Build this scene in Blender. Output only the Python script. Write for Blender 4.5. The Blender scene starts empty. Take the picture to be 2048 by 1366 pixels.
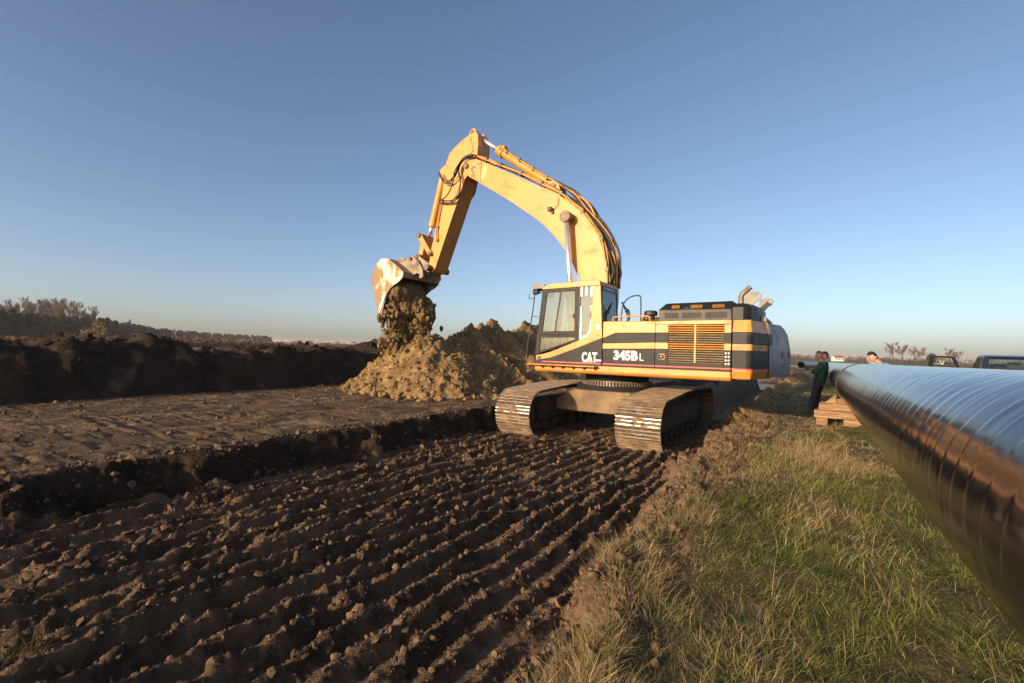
import bpy, bmesh, math, random
import numpy as np
from mathutils import Vector, Matrix

random.seed(7)
rng = np.random.default_rng(11)
S = bpy.context.scene
COL = S.collection
R = math.radians

# ------------------------------------------------------------------ camera
cd = bpy.data.cameras.new('camera')
cam = bpy.data.objects.new('camera', cd)
COL.objects.link(cam)
cd.sensor_width = 36.0
cd.lens = 17.0
cd.clip_start = 0.05
cd.clip_end = 9000
YAW, PITCH, ROLL = R(32.5), R(1.0), R(1.6)
F = Vector((-math.sin(YAW) * math.cos(PITCH), math.cos(YAW) * math.cos(PITCH), math.sin(PITCH)))
R0 = Vector((math.cos(YAW), math.sin(YAW), 0))
U0 = R0.cross(F)
RT = R0 * math.cos(ROLL) + U0 * math.sin(ROLL)
UP = U0 * math.cos(ROLL) - R0 * math.sin(ROLL)
cam.matrix_world = Matrix(((RT.x, UP.x, -F.x, 0), (RT.y, UP.y, -F.y, 0), (RT.z, UP.z, -F.z, 1.92), (0, 0, 0, 1)))
S.camera = cam

# ------------------------------------------------------------------ sky, sun, exposure
SUN_EL, SUN_AZ = R(12.4), R(194.5)          # azimuth clockwise from +Y: low, behind the camera to its left
w = bpy.data.worlds.new('World'); S.world = w; w.use_nodes = True
wn = w.node_tree.nodes; wl = w.node_tree.links
wn.clear()
sky = wn.new('ShaderNodeTexSky'); sky.sky_type = 'NISHITA'; sky.sun_disc = False
sky.sun_elevation = SUN_EL; sky.sun_rotation = SUN_AZ
sky.altitude = 0; sky.air_density = 0.7; sky.dust_density = 1.7; sky.ozone_density = 1.4
bg = wn.new('ShaderNodeBackground'); bg.inputs['Strength'].default_value = 0.15
wo = wn.new('ShaderNodeOutputWorld')
wb = wn.new('ShaderNodeMix'); wb.data_type = 'RGBA'; wb.blend_type = 'MULTIPLY'; wb.inputs['Factor'].default_value = 1.0; wb.inputs[7].default_value = (1.03, .985, .99, 1)   # the camera's white balance, even over the whole sky
wl.new(sky.outputs[0], wb.inputs[6]); wl.new(wb.outputs[2], bg.inputs[0]); wl.new(bg.outputs[0], wo.inputs[0])
sd = bpy.data.lights.new('sun', 'SUN'); sd.energy = 5.0; sd.angle = R(0.55); sd.color = (1.0, 0.76, 0.50)
sun = bpy.data.objects.new('sun', sd); COL.objects.link(sun)
tov = Vector((math.sin(SUN_AZ) * math.cos(SUN_EL), math.cos(SUN_AZ) * math.cos(SUN_EL), math.sin(SUN_EL)))
sun.rotation_euler = tov.to_track_quat('Z', 'Y').to_euler()
sun.location = tov * 200
S.view_settings.view_transform = 'Standard'
S.view_settings.look = 'None'
S.view_settings.exposure = 0.42
S.view_settings.gamma = 1.0
S.render.engine = 'CYCLES'
S.cycles.max_bounces = 6
S.cycles.use_denoising = True
S.cycles.denoising_prefilter = 'ACCURATE'
S.cycles.sample_clamp_indirect = 6.0

# ------------------------------------------------------------------ noise (numpy)
def _h(ix, iy, iz, seed):
    n = (ix.astype(np.int64) * 374761393 + iy.astype(np.int64) * 668265263 + iz.astype(np.int64) * 2147483647 + seed * 974634749) & 0xffffffff
    n = ((n ^ (n >> 13)) * 1274126177) & 0xffffffff
    n = ((n ^ (n >> 16)) * 2246822519) & 0xffffffff
    n = n ^ (n >> 15)
    return (n & 0xffffff).astype(np.float64) / 0x7fffff - 1.0
def vn2(x, y, seed=0):
    x, y = np.broadcast_arrays(np.asarray(x, float), np.asarray(y, float))
    ix = np.floor(x); iy = np.floor(y); fx = x - ix; fy = y - iy
    u = fx * fx * fx * (fx * (fx * 6 - 15) + 10); v = fy * fy * fy * (fy * (fy * 6 - 15) + 10)
    z = np.zeros_like(ix)
    a = _h(ix, iy, z, seed); b = _h(ix + 1, iy, z, seed); c = _h(ix, iy + 1, z, seed); d = _h(ix + 1, iy + 1, z, seed)
    return (a * (1 - u) + b * u) * (1 - v) + (c * (1 - u) + d * u) * v
def fbm2(x, y, octv=4, seed=0, gain=.5, lac=2.03):
    t = 0; a = 1.0; s = 0
    for i in range(octv):
        t = t + a * vn2(x, y, seed + i * 17); s += a
        x = x * lac + 13.7; y = y * lac - 7.3; a *= gain
    return t / s
def bil2(x, y, octv=4, seed=0, gain=.5):
    t = 0; a = 1.0; s = 0
    for i in range(octv):
        t = t + a * np.abs(vn2(x, y, seed + i * 17)); s += a
        x = x * 2.07 + 5.1; y = y * 2.07 + 9.9; a *= gain
    return t / s
def vn3(x, y, z, seed=0):
    ix = np.floor(x); iy = np.floor(y); iz = np.floor(z)
    fx = x - ix; fy = y - iy; fz = z - iz
    u = fx * fx * (3 - 2 * fx); v = fy * fy * (3 - 2 * fy); q = fz * fz * (3 - 2 * fz)
    def L(k):
        a = _h(ix, iy, iz + k, seed); b = _h(ix + 1, iy, iz + k, seed); c = _h(ix, iy + 1, iz + k, seed); d = _h(ix + 1, iy + 1, iz + k, seed)
        return (a * (1 - u) + b * u) * (1 - v) + (c * (1 - u) + d * u) * v
    return L(0) * (1 - q) + L(1) * q
def fbm3(x, y, z, octv=3, seed=0):
    t = 0; a = 1.0; s = 0
    for i in range(octv):
        t = t + a * vn3(x, y, z, seed + i * 31); s += a
        x = x * 2.1; y = y * 2.1; z = z * 2.1; a *= .5
    return t / s
def sst(a, b, x):
    t = np.clip((x - a) / (b - a), 0, 1)
    return t * t * (3 - 2 * t)

# ------------------------------------------------------------------ materials
def mat(name, c1, c2=None, scale=4.0, rough=.6, metal=0.0, bump=0.0, bscale=30.0, bdist=.02, dirt=None, dscale=2.5, dlo=.5, dhi=.68,
        dirt_rough=.9, coat=0.0, spec=.5, rnd=False, detail=5.0, lo=.35, hi=.65, stretch=None, attr=None, transl=0.0, grime=None):
    m = bpy.data.materials.new(name); m.use_nodes = True
    nt = m.node_tree; N = nt.nodes; L = nt.links
    b = N['Principled BSDF']; out = N['Material Output']
    b.inputs['Roughness'].default_value = rough; b.inputs['Metallic'].default_value = metal
    b.inputs['Specular IOR Level'].default_value = spec
    if coat: b.inputs['Coat Weight'].default_value = coat; b.inputs['Coat Roughness'].default_value = .12
    tc = N.new('ShaderNodeTexCoord'); vec = tc.outputs['Object']
    if stretch:
        mp = N.new('ShaderNodeMapping'); mp.inputs['Scale'].default_value = stretch; L.new(vec, mp.inputs[0]); vec = mp.outputs[0]
    if rnd:
        oi = N.new('ShaderNodeObjectInfo'); ml = N.new('ShaderNodeMath'); ml.operation = 'MULTIPLY'; ml.inputs[1].default_value = 71.0
        L.new(oi.outputs['Random'], ml.inputs[0]); va = N.new('ShaderNodeVectorMath'); va.operation = 'ADD'
        L.new(vec, va.inputs[0]); L.new(ml.outputs[0], va.inputs[1]); vec = va.outputs[0]
    def noise(sc, det=detail):
        n = N.new('ShaderNodeTexNoise'); n.inputs['Scale'].default_value = sc; n.inputs['Detail'].default_value = det; n.inputs['Roughness'].default_value = .62
        L.new(vec, n.inputs['Vector']); return n.outputs[0]
    def ramp(f, lo, hi):
        r = N.new('ShaderNodeMapRange'); r.interpolation_type = 'SMOOTHSTEP'
        r.inputs['From Min'].default_value = lo; r.inputs['From Max'].default_value = hi; L.new(f, r.inputs['Value']); return r.outputs[0]
    def mix(f, a, c):
        x = N.new('ShaderNodeMix'); x.data_type = 'RGBA'
        L.new(f, x.inputs['Factor'])
        for s, v in ((x.inputs[6], a), (x.inputs[7], c)):
            if isinstance(v, tuple): s.default_value = (*v, 1)
            else: L.new(v, s)
        return x.outputs[2]
    col = c1
    if attr:
        a = N.new('ShaderNodeVertexColor'); a.layer_name = attr; col = a.outputs[0]
    if c2: col = mix(ramp(noise(scale), lo, hi), col, c2)
    if dirt:
        f = ramp(noise(dscale, 8.0), dlo, dhi)
        col = mix(f, col, dirt)
        mr = N.new('ShaderNodeMapRange'); mr.inputs['To Min'].default_value = rough; mr.inputs['To Max'].default_value = dirt_rough
        L.new(f, mr.inputs['Value']); L.new(mr.outputs[0], b.inputs['Roughness'])
        if metal:
            mm = N.new('ShaderNodeMapRange'); mm.inputs['To Min'].default_value = metal; mm.inputs['To Max'].default_value = 0
            L.new(f, mm.inputs['Value']); L.new(mm.outputs[0], b.inputs['Metallic'])
    if grime:
        gm = N.new('ShaderNodeMapping'); gm.inputs['Scale'].default_value = grime[1]; L.new(tc.outputs['Object'], gm.inputs[0])
        gn = N.new('ShaderNodeTexNoise'); gn.inputs['Scale'].default_value = 1.0; gn.inputs['Detail'].default_value = 7; gn.inputs['Roughness'].default_value = .65; L.new(gm.outputs[0], gn.inputs['Vector'])
        gr_ = ramp(gn.outputs[0], grime[2], grime[3]); gs = N.new('ShaderNodeMath'); gs.operation = 'MULTIPLY'; gs.inputs[1].default_value = grime[4]; L.new(gr_, gs.inputs[0]); col = mix(gs.outputs[0], col, grime[0])
    if isinstance(col, tuple): b.inputs['Base Color'].default_value = (*col, 1)
    else: L.new(col, b.inputs['Base Color'])
    if bump:
        bp = N.new('ShaderNodeBump'); bp.inputs['Strength'].default_value = bump; bp.inputs['Distance'].default_value = bdist
        L.new(noise(bscale, 6.0), bp.inputs['Height']); L.new(bp.outputs[0], b.inputs['Normal'])
    if transl:
        t = N.new('ShaderNodeBsdfTranslucent'); mx = N.new('ShaderNodeMixShader'); mx.inputs[0].default_value = transl
        if isinstance(col, tuple): t.inputs[0].default_value = (*col, 1)
        else: L.new(col, t.inputs[0])
        L.new(b.outputs[0], mx.inputs[1]); L.new(t.outputs[0], mx.inputs[2]); L.new(mx.outputs[0], out.inputs['Surface'])
    return m
def glass_mat(name, tint, rough=.03, alpha=.35, dust=.12):
    m = bpy.data.materials.new(name); m.use_nodes = True
    N = m.node_tree.nodes; L = m.node_tree.links; out = N['Material Output']; N.remove(N['Principled BSDF'])
    tr = N.new('ShaderNodeBsdfTransparent'); tr.inputs[0].default_value = (*tint, 1)
    gl = N.new('ShaderNodeBsdfGlossy'); gl.inputs['Roughness'].default_value = rough; gl.inputs[0].default_value = (.9, .95, .95, 1)
    df = N.new('ShaderNodeBsdfDiffuse'); df.inputs[0].default_value = (.42, .38, .3, 1)
    lw = N.new('ShaderNodeLayerWeight'); lw.inputs[0].default_value = .5; fr = N.new('ShaderNodeMath'); fr.operation = 'POWER'; fr.inputs[1].default_value = 4.5; L.new(lw.outputs['Facing'], fr.inputs[0])
    ad = N.new('ShaderNodeMath'); ad.operation = 'ADD'; ad.inputs[1].default_value = .035 + alpha * .3; L.new(fr.outputs[0], ad.inputs[0])
    tc = N.new('ShaderNodeTexCoord'); nz = N.new('ShaderNodeTexNoise'); nz.inputs['Scale'].default_value = 3.5; nz.inputs['Detail'].default_value = 6
    L.new(tc.outputs['Object'], nz.inputs['Vector'])
    mr = N.new('ShaderNodeMapRange'); mr.inputs['From Min'].default_value = .4; mr.inputs['From Max'].default_value = .8; mr.inputs['To Min'].default_value = dust * .15; mr.inputs['To Max'].default_value = dust
    L.new(nz.outputs[0], mr.inputs['Value'])
    m1 = N.new('ShaderNodeMixShader'); L.new(mr.outputs[0], m1.inputs[0]); L.new(tr.outputs[0], m1.inputs[1]); L.new(df.outputs[0], m1.inputs[2])
    m2 = N.new('ShaderNodeMixShader'); L.new(ad.outputs[0], m2.inputs[0]); L.new(m1.outputs[0], m2.inputs[1]); L.new(gl.outputs[0], m2.inputs[2])
    L.new(m2.outputs[0], out.inputs['Surface'])
    return m

DUST = (.30, .235, .15)
M = {}
M['yellow'] = mat('yellow_paint', (.58, .247, .033), (.49, .197, .026), 1.3, .38, dirt=DUST, dscale=2.2, dlo=.50, dhi=.8, bump=.06, bscale=9, spec=.5, grime=((.10, .055, .025), (9, 9, 1.6), .56, .74, .65))
M['yellow_clean'] = mat('yellow_boom_paint', (.58, .258, .042), (.52, .222, .034), .9, .46, dirt=(.38, .23, .10), dscale=2.6, dlo=.55, dhi=.82, grime=((.22, .10, .03), (4, 4, 2.2), .55, .75, .55))
M['black'] = mat('black_paint', (.012, .012, .013), (.022, .021, .020), 3, .5, dirt=(.12, .095, .065), dscale=3.0, dlo=.56, dhi=.84, stretch=(1, 1, 2.2), spec=.22)
M['blackclean'] = mat('black_hood_paint', (.010, .011, .013), (.016, .017, .019), 3, .45, dirt=(.08, .073, .062), dscale=2.0, dlo=.6, dhi=.85, spec=.25)
M['hoodside'] = mat('dusty_hood_side', (.035, .033, .03), (.06, .055, .048), 4, .6, dirt=(.16, .135, .105), dscale=3.2, dlo=.42, dhi=.7)
M['slat_tan'] = mat('dusty_slat', (.24, .165, .08), (.14, .098, .052), 6, .7, dirt=(.22, .175, .12), dscale=4, dlo=.5, dhi=.7, rnd=True)
M['white'] = mat('white_paint', (.72, .72, .70), (.62, .62, .60), 2, .45, dirt=(.30, .26, .2), dscale=2.3, dlo=.58, dhi=.82)
M['greywhite'] = mat('scuffed_shade_grey_white_paint', (.30, .31, .315), (.25, .255, .26), 2, .55, dirt=(.20, .18, .15), dscale=2.3, dlo=.5, dhi=.8, grime=((.10, .085, .07), (6, 6, 1.2), .54, .74, .6))  # scuffed white paint, greyed to stand for the shade on the rear
M['letter'] = mat('white_lettering', (.78, .76, .70), (.66, .62, .54), 20, .5)
M['red'] = mat('red_line_paint', (.50, .055, .075), (.38, .045, .06), 8, .5, dirt=DUST, dscale=5, dlo=.55, dhi=.8)
M['blue'] = mat('blue_mark_paint', (.16, .17, .5), None, rough=.5)
M['rubber'] = mat('black_rubber', (.018, .018, .018), (.03, .03, .03), 8, .55, dirt=(.13, .1, .07), dscale=6, dlo=.52, dhi=.8)
M['hose_tan'] = mat('painted_steel_line', (.62, .30, .05), (.40, .20, .045), 7, .45, dirt=(.2, .13, .07), dscale=6, dlo=.5, dhi=.75)
M['chrome'] = mat('chrome_rod', (.88, .88, .88), None, rough=.27, metal=.8)
M['steel'] = mat('worn_steel', (.16, .13, .1), (.27, .22, .17), 9, .55, metal=.55, dirt=(.16, .11, .065), dscale=5, dlo=.45, dhi=.7, bump=.3, bscale=40)
M['pin'] = mat('greasy_pin_steel', (.09, .06, .045), (.17, .12, .08), 14, .5, metal=.4, bump=.3, bscale=60)
M['shoe'] = mat('mud_caked_track_shoe', (.15, .098, .055), (.07, .047, .029), 9, .75, metal=.1, dirt=(.26, .17, .085), dscale=4.5, dlo=.46, dhi=.66, bump=.5, bscale=50, rnd=True)
M['grouser'] = mat('polished_grouser_edge', (.80, .75, .68), (.5, .42, .33), 5, .46, metal=.85, dirt=(.22, .145, .08), dscale=3, dlo=.46, dhi=.6, rnd=True)
M['under'] = mat('muddy_undercarriage', (.13, .088, .053), (.19, .13, .075), 5, .85, dirt=(.25, .17, .095), dscale=2.2, dlo=.45, dhi=.65, bump=.5, bscale=25)
M['bucket'] = mat('worn_white_bucket', (.62, .57, .48), (.52, .46, .37), 3, .5, dirt=(.27, .185, .095), dscale=1.15, dlo=.45, dhi=.52, bump=.2, bscale=20, stretch=(1.3, 1, .75))
M['bucketback'] = mat('muddy_bucket_back', (.25, .2, .145), (.33, .26, .18), 5, .75, dirt=(.16, .115, .07), dscale=3, dlo=.5, dhi=.66, bump=.4, bscale=25)
M['lug'] = mat('grey_lug_paint', (.24, .22, .185), (.18, .165, .14), 5, .6, dirt=DUST, dscale=4, dlo=.55, dhi=.75)
M['glass'] = glass_mat('cab_glass', (.54, .63, .62), alpha=.08, dust=.035)
M['glassdark'] = glass_mat('tinted_rear_glass', (.13, .18, .20), alpha=.02, dust=.05)
M['carglass'] = glass_mat('car_glass', (.62, .70, .66), alpha=.1, dust=.04)
M['frame_dark'] = mat('shade_dark_track_frame', (.035, .026, .018), (.06, .045, .03), 5, .85, dirt=(.10, .072, .045), dscale=2.2, dlo=.5, dhi=.7, bump=.4, bscale=25)  # muddy steel colour darkened to paint in the deep shade inside the tracks
M['interior'] = mat('cab_interior', (.03, .03, .032), (.05, .05, .05), 6, .7)
M['hivis'] = mat('yellow_green_cloth', (.55, .55, .12), (.42, .42, .10), 9, .8)
M['soft'] = mat('pale_tape', (.80, .79, .76), (.68, .66, .6), 12, .5)
M['dark'] = mat('dark_opening', (.008, .008, .008), None, rough=.9)
M['wood'] = mat('rough_timber', (.29, .168, .084), (.19, .105, .052), 3.5, .8, dirt=(.46, .32, .19), dscale=2.5, dlo=.5, dhi=.7, bump=.5, bscale=22, stretch=(.5, 5, 5), rnd=True)
M['mud'] = mat('turned_mud', (.190, .120, .070), (.064, .040, .024), 3.2, .92, dirt=(.26, .168, .10), dscale=9, dlo=.54, dhi=.72, bump=1.0, bscale=48, bdist=.045, detail=10, spec=.25)
M['strip'] = mat('rolled_earth', (.215, .137, .073), (.100, .063, .036), 1.7, .92, dirt=(.29, .205, .112), dscale=1.5, dlo=.55, dhi=.66, stretch=(1.6, .55, 1), bump=1.0, bscale=26, bdist=.07, detail=10, spec=.2)
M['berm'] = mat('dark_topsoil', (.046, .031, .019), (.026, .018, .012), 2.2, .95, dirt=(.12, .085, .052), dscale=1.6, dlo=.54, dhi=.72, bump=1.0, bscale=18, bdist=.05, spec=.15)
M['falling'] = mat('damp_falling_clay', (.19, .125, .055), (.12, .078, .037), 5, .9, dirt=(.27, .18, .08), dscale=7, dlo=.5, dhi=.68, bump=.9, bscale=45, bdist=.02, spec=.2)
M['trench'] = mat('grey_trench_clay', (.185, .15, .108), (.10, .082, .06), 1.6, .9, bump=1.0, bscale=5, bdist=.2, stretch=(1, 1.5, .35), spec=.15)
M['clay'] = mat('ochre_clay', (.245, .155, .067), (.15, .094, .043), 2.0, .92, dirt=(.33, .222, .10), dscale=3.2, dlo=.5, dhi=.68, bump=.9, bscale=28, bdist=.03, detail=9, spec=.2)
M['clod'] = mat('ochre_clod', (.30, .20, .09), (.19, .122, .055), 6, .92, bump=.6, bscale=40, rnd=True, spec=.2)
M['mudclod'] = mat('mud_clod', (.175, .111, .065), (.076, .048, .029), 9, .92, dirt=(.205, .132, .078), dscale=14, dlo=.52, dhi=.7, bump=.8, bscale=90, bdist=.01, spec=.25)
M['topsoil'] = mat('shade_dark_topsoil_face', (.050, .033, .020), (.028, .019, .012), 3.0, .95, dirt=(.075, .052, .033), dscale=5, dlo=.54, dhi=.7, bump=1.0, bscale=30, bdist=.04, spec=.15)  # dark topsoil, with the shade of the bank face put into its colour
M['verge'] = mat('verge_soil', (.075, .062, .030), (.12, .088, .05), 2.5, .95, dirt=(.06, .075, .022), dscale=1.1, dlo=.46, dhi=.62, bump=.8, bscale=45, bdist=.02, spec=.2)
M['field'] = mat('winter_field', (.105, .105, .028), (.15, .118, .045), .05, .95, dirt=(.175, .12, .06), dscale=.018, dlo=.5, dhi=.62, bump=.6, bscale=1.2, bdist=.2, spec=.1, stretch=(1, .35, 1))
M['grass'] = mat('grass_blades', (.1, .1, .03), attr='col', rough=.55, spec=.25, transl=.28)
M['twig'] = mat('bare_twigs', (.17, .125, .09), (.12, .088, .065), .4, .9, spec=.1)
M['bark'] = mat('tree_bark', (.12, .095, .07), (.075, .06, .045), 1.5, .9, spec=.1)
M['pine'] = mat('pine_needles', (.015, .024, .008), (.026, .036, .013), .3, .8, spec=.15)
M['reed'] = mat('dry_reed', (.17, .10, .055), (.11, .066, .038), .12, .9, spec=.1)
M['larch'] = mat('yellowed_leaves', (.22, .16, .055), (.15, .10, .035), .4, .85, spec=.1)
M['hedge'] = mat('far_scrub', (.12, .085, .055), (.08, .062, .042), .06, .95, spec=.1)
M['skin'] = mat('skin', (.52, .27, .17), (.46, .22, .135), 14, .55)
M['hair'] = mat('brown_grey_hair', (.07, .048, .032), (.12, .09, .07), 40, .6)
M['hairdark'] = mat('dark_hair', (.016, .012, .009), None, rough=.5)
M['green_cloth'] = mat('green_workwear', (.014, .085, .047), (.010, .062, .035), 9, .85, bump=.4, bscale=22)
M['navy_cloth'] = mat('navy_workwear', (.012, .019, .035), (.018, .026, .045), 9, .85, bump=.4, bscale=22)
M['blue_cloth'] = mat('pale_blue_cloth', (.22, .29, .38), (.16, .22, .30), 9, .85, bump=.4, bscale=22)
M['boot'] = mat('muddy_boot', (.05, .035, .025), (.12, .085, .05), 12, .8)
M['eye'] = mat('eye_dark', (.02, .015, .012), None, rough=.3)
M['carpaint'] = mat('dark_blue_car_paint', (.006, .010, .026), (.008, .013, .03), 3, .3, coat=.4, dirt=(.12, .10, .08), dscale=3, dlo=.6, dhi=.85)
M['carblack'] = mat('black_car_trim', (.014, .014, .015), None, rough=.5)
M['seatcloth'] = mat('dark_car_seat', (.02, .022, .026), None, rough=.85)
M['taillamp'] = mat('red_tail_lamp', (.4, .02, .015), None, rough=.2)
M['amber'] = mat('orange_cloth', (.55, .2, .06), (.4, .13, .04), 8, .8)
M['rim'] = mat('grey_wheel_rim', (.4, .4, .4), None, rough=.35, metal=.8)
M['mirrorglass'] = mat('mirror_glass', (.8, .82, .84), None, rough=.04, metal=1.0)
M['plaster'] = mat('white_plaster', (.76, .73, .66), (.7, .66, .58), .8, .9)
M['rooftile'] = mat('red_roof', (.28, .12, .075), (.2, .085, .06), .8, .85)
M['polewood'] = mat('grey_pole', (.3, .27, .23), None, rough=.8)

# black wrapped pipe: glossy tape, smeared dust
def pipe_mat():
    m = mat('black_pipe_wrap', (.0075, .008, .010), (.011, .011, .013), 1.2, .14, dirt=(.055, .048, .040), dscale=2.6, dlo=.60, dhi=.95, dirt_rough=.36, bump=.05, bscale=5, bdist=.02, spec=.34, stretch=(2.5, 1, 2.5))
    return m
M['pipe'] = pipe_mat()
M['weld'] = mat('bare_weld_collar', (.20, .13, .085), (.12, .085, .06), 12, .5, metal=.35)
M['pipesteel'] = mat('grey_pipe_coating', (.13, .135, .15), (.17, .17, .18), 1, .35)

# ------------------------------------------------------------------ mesh builder
class MB:
    def __init__(s): s.v = []; s.f = []; s.m = []
    def add(s, vs, fs, mi=0):
        o = len(s.v); s.v += [tuple(map(float, p)) for p in vs]; s.f += [tuple(o + i for i in q) for q in fs]; s.m += [mi] * len(fs); return s
    def box(s, x0, x1, y0, y1, z0, z1, mi=0):
        vs = [(x, y, z) for z in (z0, z1) for y in (y0, y1) for x in (x0, x1)]
        return s.add(vs, [(0, 2, 3, 1), (4, 5, 7, 6), (0, 1, 5, 4), (2, 6, 7, 3), (0, 4, 6, 2), (1, 3, 7, 5)], mi)
    def prism(s, poly, y0, y1, mi=0, ax='y'):
        a = sum(poly[i][0] * poly[(i + 1) % len(poly)][1] - poly[(i + 1) % len(poly)][0] * poly[i][1] for i in range(len(poly)))
        if a < 0: poly = poly[::-1]
        n = len(poly)
        if ax == 'y': g = lambda p, t: (p[0], t, p[1])
        elif ax == 'x': g = lambda p, t: (t, p[0], p[1])
        else: g = lambda p, t: (p[0], p[1], t)
        vs = [g(p, y0) for p in poly] + [g(p, y1) for p in poly]
        fs = [tuple(range(n)), tuple(range(2 * n - 1, n - 1, -1))] + [(i + n, (i + 1) % n + n, (i + 1) % n, i) for i in range(n)]
        if ax != 'y': fs = [q[::-1] for q in fs]
        return s.add(vs, fs, mi)
    def ring(s, outer, inner, y0, y1, mi=0):
        n = len(outer)
        vs = [(p[0], y0, p[1]) for p in outer] + [(p[0], y0, p[1]) for p in inner] + [(p[0], y1, p[1]) for p in outer] + [(p[0], y1, p[1]) for p in inner]
        fs = []
        for i in range(n):
            j = (i + 1) % n
            fs += [(i, j, n + j, n + i), (2 * n + j, 2 * n + i, 3 * n + i, 3 * n + j), (i, 2 * n + i, 2 * n + j, j), (n + i, n + j, 3 * n + j, 3 * n + i)]
        return s.add(vs, fs, mi)
    def tube(s, pts, r, n=8, caps=True, mi=0):
        pts = [Vector(p) for p in pts]; k = len(pts)
        rs = r if isinstance(r, (list, tuple)) else [r] * k
        prev = None; vs = []
        for i in range(k):
            t = (pts[min(i + 1, k - 1)] - pts[max(i - 1, 0)]).normalized()
            if prev is None:
                a = Vector((0, 0, 1)) if abs(t.z) < .9 else Vector((1, 0, 0)); prev = t.cross(a).normalized()
            u = (prev - t * prev.dot(t)).normalized(); prev = u; q = t.cross(u)
            for j in range(n):
                an = 2 * math.pi * j / n
                vs.append(pts[i] + u * (math.cos(an) * rs[i]) + q * (math.sin(an) * rs[i]))
        fs = [(i * n + j, i * n + (j + 1) % n, (i + 1) * n + (j + 1) % n, (i + 1) * n + j) for i in range(k - 1) for j in range(n)]
        if caps: fs += [tuple(range(n))[::-1], tuple((k - 1) * n + j for j in range(n))]
        return s.add(vs, fs, mi)
    def cyl(s, p0, p1, r, n=16, r1=None, mi=0): return s.tube([p0, p1], [r, r if r1 is None else r1], n, True, mi)
    def ell(s, c, r, n=12, k=8, mi=0):
        vs = [(c[0], c[1], c[2] + r[2])]
        for i in range(1, k):
            a = math.pi * i / k
            vs += [(c[0] + r[0] * math.sin(a) * math.cos(2 * math.pi * j / n), c[1] + r[1] * math.sin(a) * math.sin(2 * math.pi * j / n), c[2] + r[2] * math.cos(a)) for j in range(n)]
        vs.append((c[0], c[1], c[2] - r[2]))
        fs = [(0, 1 + j, 1 + (j + 1) % n) for j in range(n)]
        for i in range(k - 2):
            fs += [(1 + i * n + j, 1 + (i + 1) * n + j, 1 + (i + 1) * n + (j + 1) % n, 1 + i * n + (j + 1) % n) for j in range(n)]
        l = len(vs) - 1
        fs += [(l, 1 + (k - 2) * n + (j + 1) % n, 1 + (k - 2) * n + j) for j in range(n)]
        return s.add(vs, fs, mi)
    def mesh(s, name, off=(0, 0, 0)):
        me = bpy.data.meshes.new(name)
        me.from_pydata([(p[0] - off[0], p[1] - off[1], p[2] - off[2]) for p in s.v], [], s.f)
        if any(s.m): me.polygons.foreach_set('material_index', s.m)
        me.validate(); me.update(); return me

def tag(o, label=None, cat=None, group=None, kind=None):
    if label: o['label'] = label
    if cat: o['category'] = cat
    if group: o['group'] = group
    if kind: o['kind'] = kind
    return o
def smooth(me, on=True):
    me.polygons.foreach_set('use_smooth', np.full(len(me.polygons), on, dtype=bool))
def link(name, me, mats=None, parent=None, loc=None):
    if mats is not None:
        for m in (mats if isinstance(mats, (list, tuple)) else [mats]): me.materials.append(M[m] if isinstance(m, str) else m)
    o = bpy.data.objects.new(name, me); COL.objects.link(o)
    if parent: o.parent = parent
    if loc is not None: o.location = loc
    return o
def empty(name, loc, rz=0.0):
    o = bpy.data.objects.new(name, None); COL.objects.link(o); o.location = loc; o.rotation_euler = (0, 0, rz); o.empty_display_size = .3; return o
class Thing:
    """an Empty at a thing's base; parts are given in world coordinates and stored relative to it"""
    def __init__(s, name, loc, label, cat, group=None, local=False, rz=0.0):
        s.root = tag(empty(name, loc, rz), label, cat, group); s.loc = (0, 0, 0) if local else loc
    def part(s, name, mb, m, parent=None, bevel=0.0, sm=False, seg=2, label=None):
        me = mb.mesh(name, s.loc)
        if sm: smooth(me)
        o = link(name, me, m, parent or s.root)
        if bevel:
            b = o.modifiers.new('bevel', 'BEVEL'); b.width = bevel; b.segments = seg; b.limit_method = 'ANGLE'; b.angle_limit = R(35); b.harden_normals = False
        if label: o['label'] = label
        return o
def copy_tree(o, parent=None):
    c = o.copy(); COL.objects.link(c); c.parent = parent
    for ch in o.children: copy_tree(ch, c)
    return c
def npmesh(name, V, Fq, sm=True):
    """fast mesh from numpy arrays (all faces the same size)"""
    me = bpy.data.meshes.new(name); V = np.asarray(V, np.float32); Fq = np.asarray(Fq, np.int32); k = Fq.shape[1]
    me.vertices.add(len(V)); me.vertices.foreach_set('co', V.ravel())
    me.loops.add(Fq.size); me.loops.foreach_set('vertex_index', Fq.ravel())
    me.polygons.add(len(Fq)); me.polygons.foreach_set('loop_start', np.arange(0, Fq.size, k, dtype=np.int32))
    try: me.polygons.foreach_set('loop_total', np.full(len(Fq), k, dtype=np.int32))
    except Exception: pass
    me.polygons.foreach_set('use_smooth', np.full(len(Fq), sm, dtype=bool))
    me.update(calc_edges=True); return me
def grid(name, xs, ys, Hf, mask=None):
    X, Y = np.meshgrid(xs, ys); Z = Hf(X, Y); nx, ny = len(xs), len(ys)
    V = np.stack([X, Y, Z], -1).reshape(-1, 3)
    i = np.arange(nx * ny).reshape(ny, nx)
    Q = np.stack([i[:-1, :-1], i[:-1, 1:], i[1:, 1:], i[1:, :-1]], -1).reshape(-1, 4)
    return npmesh(name, V, Q)
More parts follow.
